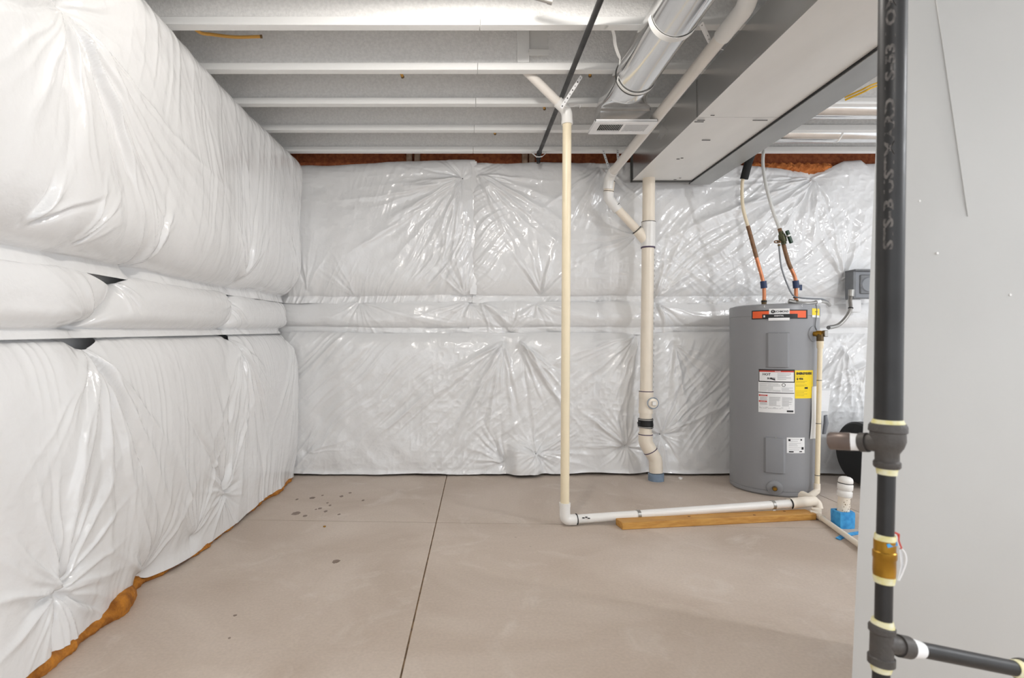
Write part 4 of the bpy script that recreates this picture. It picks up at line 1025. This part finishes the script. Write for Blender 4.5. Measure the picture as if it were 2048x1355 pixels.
# black drum behind the plenum
dc = Vector((2.765, 3.90, .245)); R_ = .215
dm = thing('black_drum', 'black drum with metal band lying on the floor behind the plenum', 'drum', (dc.x+.3, dc.y, 0))
obj('shell', G().tube([dc, dc+Vector((.012, 0, 0)), dc+Vector((.012, 0, 0)), dc+Vector((.6, 0, 0))], [R_-.012, R_, R_, R_], 48), M['drum'], dm)
obj('band', G().tube([dc+Vector((.06, 0, 0)), dc+Vector((.08, 0, 0))], R_+.002, 48, caps=False), M['zinc'], dm)
for (x, z) in ((.025, .05), (.11, .03), (.045, -.10)):
    zz_ = dc.z+z; yy = dc.y-math.sqrt(R_*R_-z*z); obj('bolt', G().tube([(dc.x+x, yy+.004, zz_), (dc.x+x, yy-.006, zz_)], .008, 8), M['zinc'], dm)
obj('foot', G().box((dc.x+.10, dc.y-.16, 0), (dc.x+.5, dc.y+.16, .03), .004), M['drum'], dm)

# ---------------------------------------------------------------- near gas drop and plenum
gx, gy = .7565, .98
def NP(px, py): return P(px, py, gy)
gd = thing('gas_drop', 'black iron gas pipe drop with brass shutoff close to the viewer', 'pipe', NP(1771, 1700))
up0 = NP(1787+7, -700); up1 = NP(1776, 850)
obj('pipe', G().tube([up0, up1], .0212, 32), M['iron'], gd)
def ringp(a, b, t0, t1): return a.lerp(b, t0), a.lerp(b, t1)
def lathe(prof, name, m, par=gd, lab=None):
    return obj(name, G().tube([NP(x, y) for (x, y, r) in prof], [r for (x, y, r) in prof], 32), m, par, label=lab)
lathe([(1776, 838, .0222), (1776, 850, .0262)], 'thread_tape', M['tape'])
tee = lathe([(1776, 846, .026), (1776, 851, .0285), (1775.5, 862, .0290), (1775.5, 864, .0265), (1775, 880, .0272), (1774.5, 893, .0240), (1774, 905, .0182), (1774, 920, .0180), (1774, 923, .0205), (1774, 932, .0205), (1774, 935, .0185)], 'reducing_tee', M['iron2'])
lathe([(1774, 934, .0165), (1773.5, 948, .0150)], 'thread_tape', M['tape'])
obj('pipe', G().tube([NP(1773.5, 940), NP(1770, 1085)], .01335, 28), M['iron'], gd)
lathe([(1770.5, 1068, .0155), (1770, 1080, .0165)], 'thread_tape', M['tape'])
lathe([(1770, 1078, .0145), (1770, 1079, .0170), (1769.5, 1100, .0166), (1769.4, 1102, .0182), (1769.2, 1114, .0182), (1769, 1116, .0170), (1768.6, 1140, .0172), (1768.5, 1152, .0165)], 'brass_union', M['brass'], lab='brass union between yellow tape bands')
lathe([(1768.5, 1150, .0170), (1768, 1164, .0155)], 'thread_tape', M['tape'])
obj('pipe', G().tube([NP(1768.2, 1160), NP(1766.5, 1250)], .01335, 28), M['iron'], gd)
lathe([(1765, 1238, .0158), (1764.5, 1252, .0185)], 'thread_tape', M['tape'])
lathe([(1764.5, 1249, .0175), (1764, 1252, .0205), (1764, 1262, .0205), (1763.6, 1265, .0175), (1763, 1310, .0180), (1762.8, 1312, .0208), (1762.6, 1326, .0208), (1762.5, 1328, .018)], 'tee', M['iron2'])
lathe([(1762.5, 1327, .0172), (1762.2, 1340, .015)], 'thread_tape', M['tape'])
obj('pipe', G().tube([NP(1762.3, 1334), NP(1758, 1700)], .01335, 28), M['iron'], gd)
obj('floor_cap', G().tube([NP(1758, 1690), NP(1757.9, 1706)], .0180, 20), M['iron2'], gd)
# branch to the left out of the upper tee
bl = [NP(1774, 884), P(1745, 884, 1.0), P(1735, 884, 1.005)]
obj('tee_outlet', G().tube([bl[0], P(1748, 884, .99), P(1736, 884, 1.0), P(1736, 884, 1.0), P(1722, 884, 1.01)], [.022, .0165, .0145, .0175, .0175], 24), M['iron2'], gd)
obj('thread_tape', G().tube([P(1723, 884, 1.01), P(1701, 883, 1.02)], [.0150, .0155], 24), M['steelw'], gd)
obj('end_cap', G().tube([P(1702, 882.5, 1.02), P(1700, 882.5, 1.021), P(1663, 881, 1.05), P(1658, 881, 1.053)], [.0150, .0165, .0165, .0145], 24), M['iron3'], gd, label='brownish grey end cap')
# branch toward the lower right
q0 = NP(1768, 1285); q1 = P(1812, 1292, .985); q2 = P(2060, 1342, 1.02); q3 = P(2250, 1378, 1.05)
obj('tee_outlet', G().tube([q0, P(1786, 1288, .98), P(1796, 1290, .982), P(1796, 1290, .982), P(1816, 1294, .985)], [.0175, .0150, .0160, .0190, .0190], 24), M['iron2'], gd)
obj('thread_tape', G().tube([P(1814, 1293.5, .985), P(1842, 1299, .989)], [.0175, .0140], 24), M['steelw'], gd)
obj('pipe', G().tube([q1, q2], .0134, 24), M['iron'], gd)
obj('thread_tape', G().tube([P(2026, 1335, 1.015), P(2040, 1338, 1.017)], [.0145, .017], 24), M['tape'], gd)
obj('elbow', G().tube([P(2038, 1338, 1.017), P(2044, 1339, 1.018), P(2075, 1345, 1.02), P(2110, 1352, 1.03)], [.0190, .0205, .0205, .018], 24), M['iron2'], gd)
# tags at the union
obj('blue_tag', G().ribbon([NP(1768, 1084)+Vector((-.008, -.018, 0)), NP(1782, 1081)+Vector((0, -.014, 0)), NP(1790, 1082)], (0, .3, 1), .006, .0008), M['sky'], gd)
obj('wire_tag', G().tube(smooth_path([NP(1785, 1066), NP(1792, 1070), NP(1797, 1090), NP(1809, 1104), NP(1812, 1122), NP(1804, 1146), NP(1797, 1160)], 5), .0016, 8), M['paper'], gd)
obj('wire_tag', G().tube([NP(1788, 1064), NP(1797, 1068), NP(1796, 1080), NP(1802, 1096)], .0022, 8), M['red'], gd)
obj('paper_tag', G().ribbon([NP(1801, 1098), NP(1804, 1130), NP(1797, 1160)], (1, .5, 0), .010, .0006), M['poly'], gd)
# stencil lettering on the pipe
ax = (up0-up1).normalized(); va = math.atan2(-gy, -gx)+math.radians(-6)
def pipe_text(txt, size, py0, py1, m):
    v, f = text_mesh(txt, size, .0007); g = G(); r = .02135; x0 = min(q[0] for q in v); x1 = max(q[0] for q in v)
    pts = []
    for x, y, _ in v:
        py = py0+(py1-py0)*(x-x0)/(x1-x0); c = up1.lerp(up0, (850-py)/(850+700)); a = va-y/r
        pts.append(c+Vector((math.cos(a), math.sin(a), 0))*r)
    g.add(pts, f); return obj('stencil_lettering', g, m, gd, angle=180)
M['stencil'] = mat('faded_stencil', (116, 111, 107), .6, rgb2=(72, 69, 67), vscale=120)
pipe_text('STS-B USTMARD / S-53 / OMB / A53', .0190, 502, -130, M['stencil'])
M['chalk'] = mat('pale_smear', (150, 148, 144), .7)
pl = thing('sheet_metal_plenum', 'tall pale grey sheet metal plenum filling the right edge', 'furnace', (1.5, 1.35, 0))
tz = 2.40
xl = lambda z: .911+.0453*z
dx = [(1.037, 2.22), (1.062, 1.90), (1.151, 1.293), (1.212, .94), (1.30, .40), (1.34, 0)]
V = []; Fc = []
for (x, z) in dx:
    V += [(xl(z), 1.31, z), (x, 1.262, z), (1.78, 1.235+.02*z, z), (1.78, 1.62, z), (xl(z)*1.62/1.31+.04, 1.62, z)]
n = len(dx)
front = G(); Vf = [v_ for v_ in V]
ff = []
for i in range(n-1):
    a = i*5; b = a+5
    ff += [(a, a+1, b+1, b), (a+1, a+2, b+2, b+1)]
front.add(V, ff)
back = G(); fb2 = []
for i in range(n-1):
    a = i*5; b = a+5
    fb2 += [(a+2, a+3, b+3, b+2), (a+3, a+4, b+4, b+3), (a+4, a, b, b+4)]
fb2 += [(0, 4, 3, 2, 1), tuple((n-1)*5+j for j in (0, 1, 2, 3, 4))]
back.add(V, fb2)
obj('front_panel', front, M['cabinet'], pl, angle=30)
obj('side_panel', back, M['cabinet'], pl, angle=20)
obj('standing_seam', G().tube([Vector((x-.001, 1.2605, z)) for x, z in dx[:3]], .0010, 6), M['cabinet'], pl)
for (px, py) in ((1851, 398), (2012, 590), (1880, 505)):
    q = P(px, py, 1.27); t_ = q.x-xl(q.z); q.y = 1.31-.048*min(1, t_/.2)
    obj('screw', G().tube([q+Vector((0, .002, 0)), q+Vector((0, -.003, 0))], .0028, 8), M['galvp'], pl)
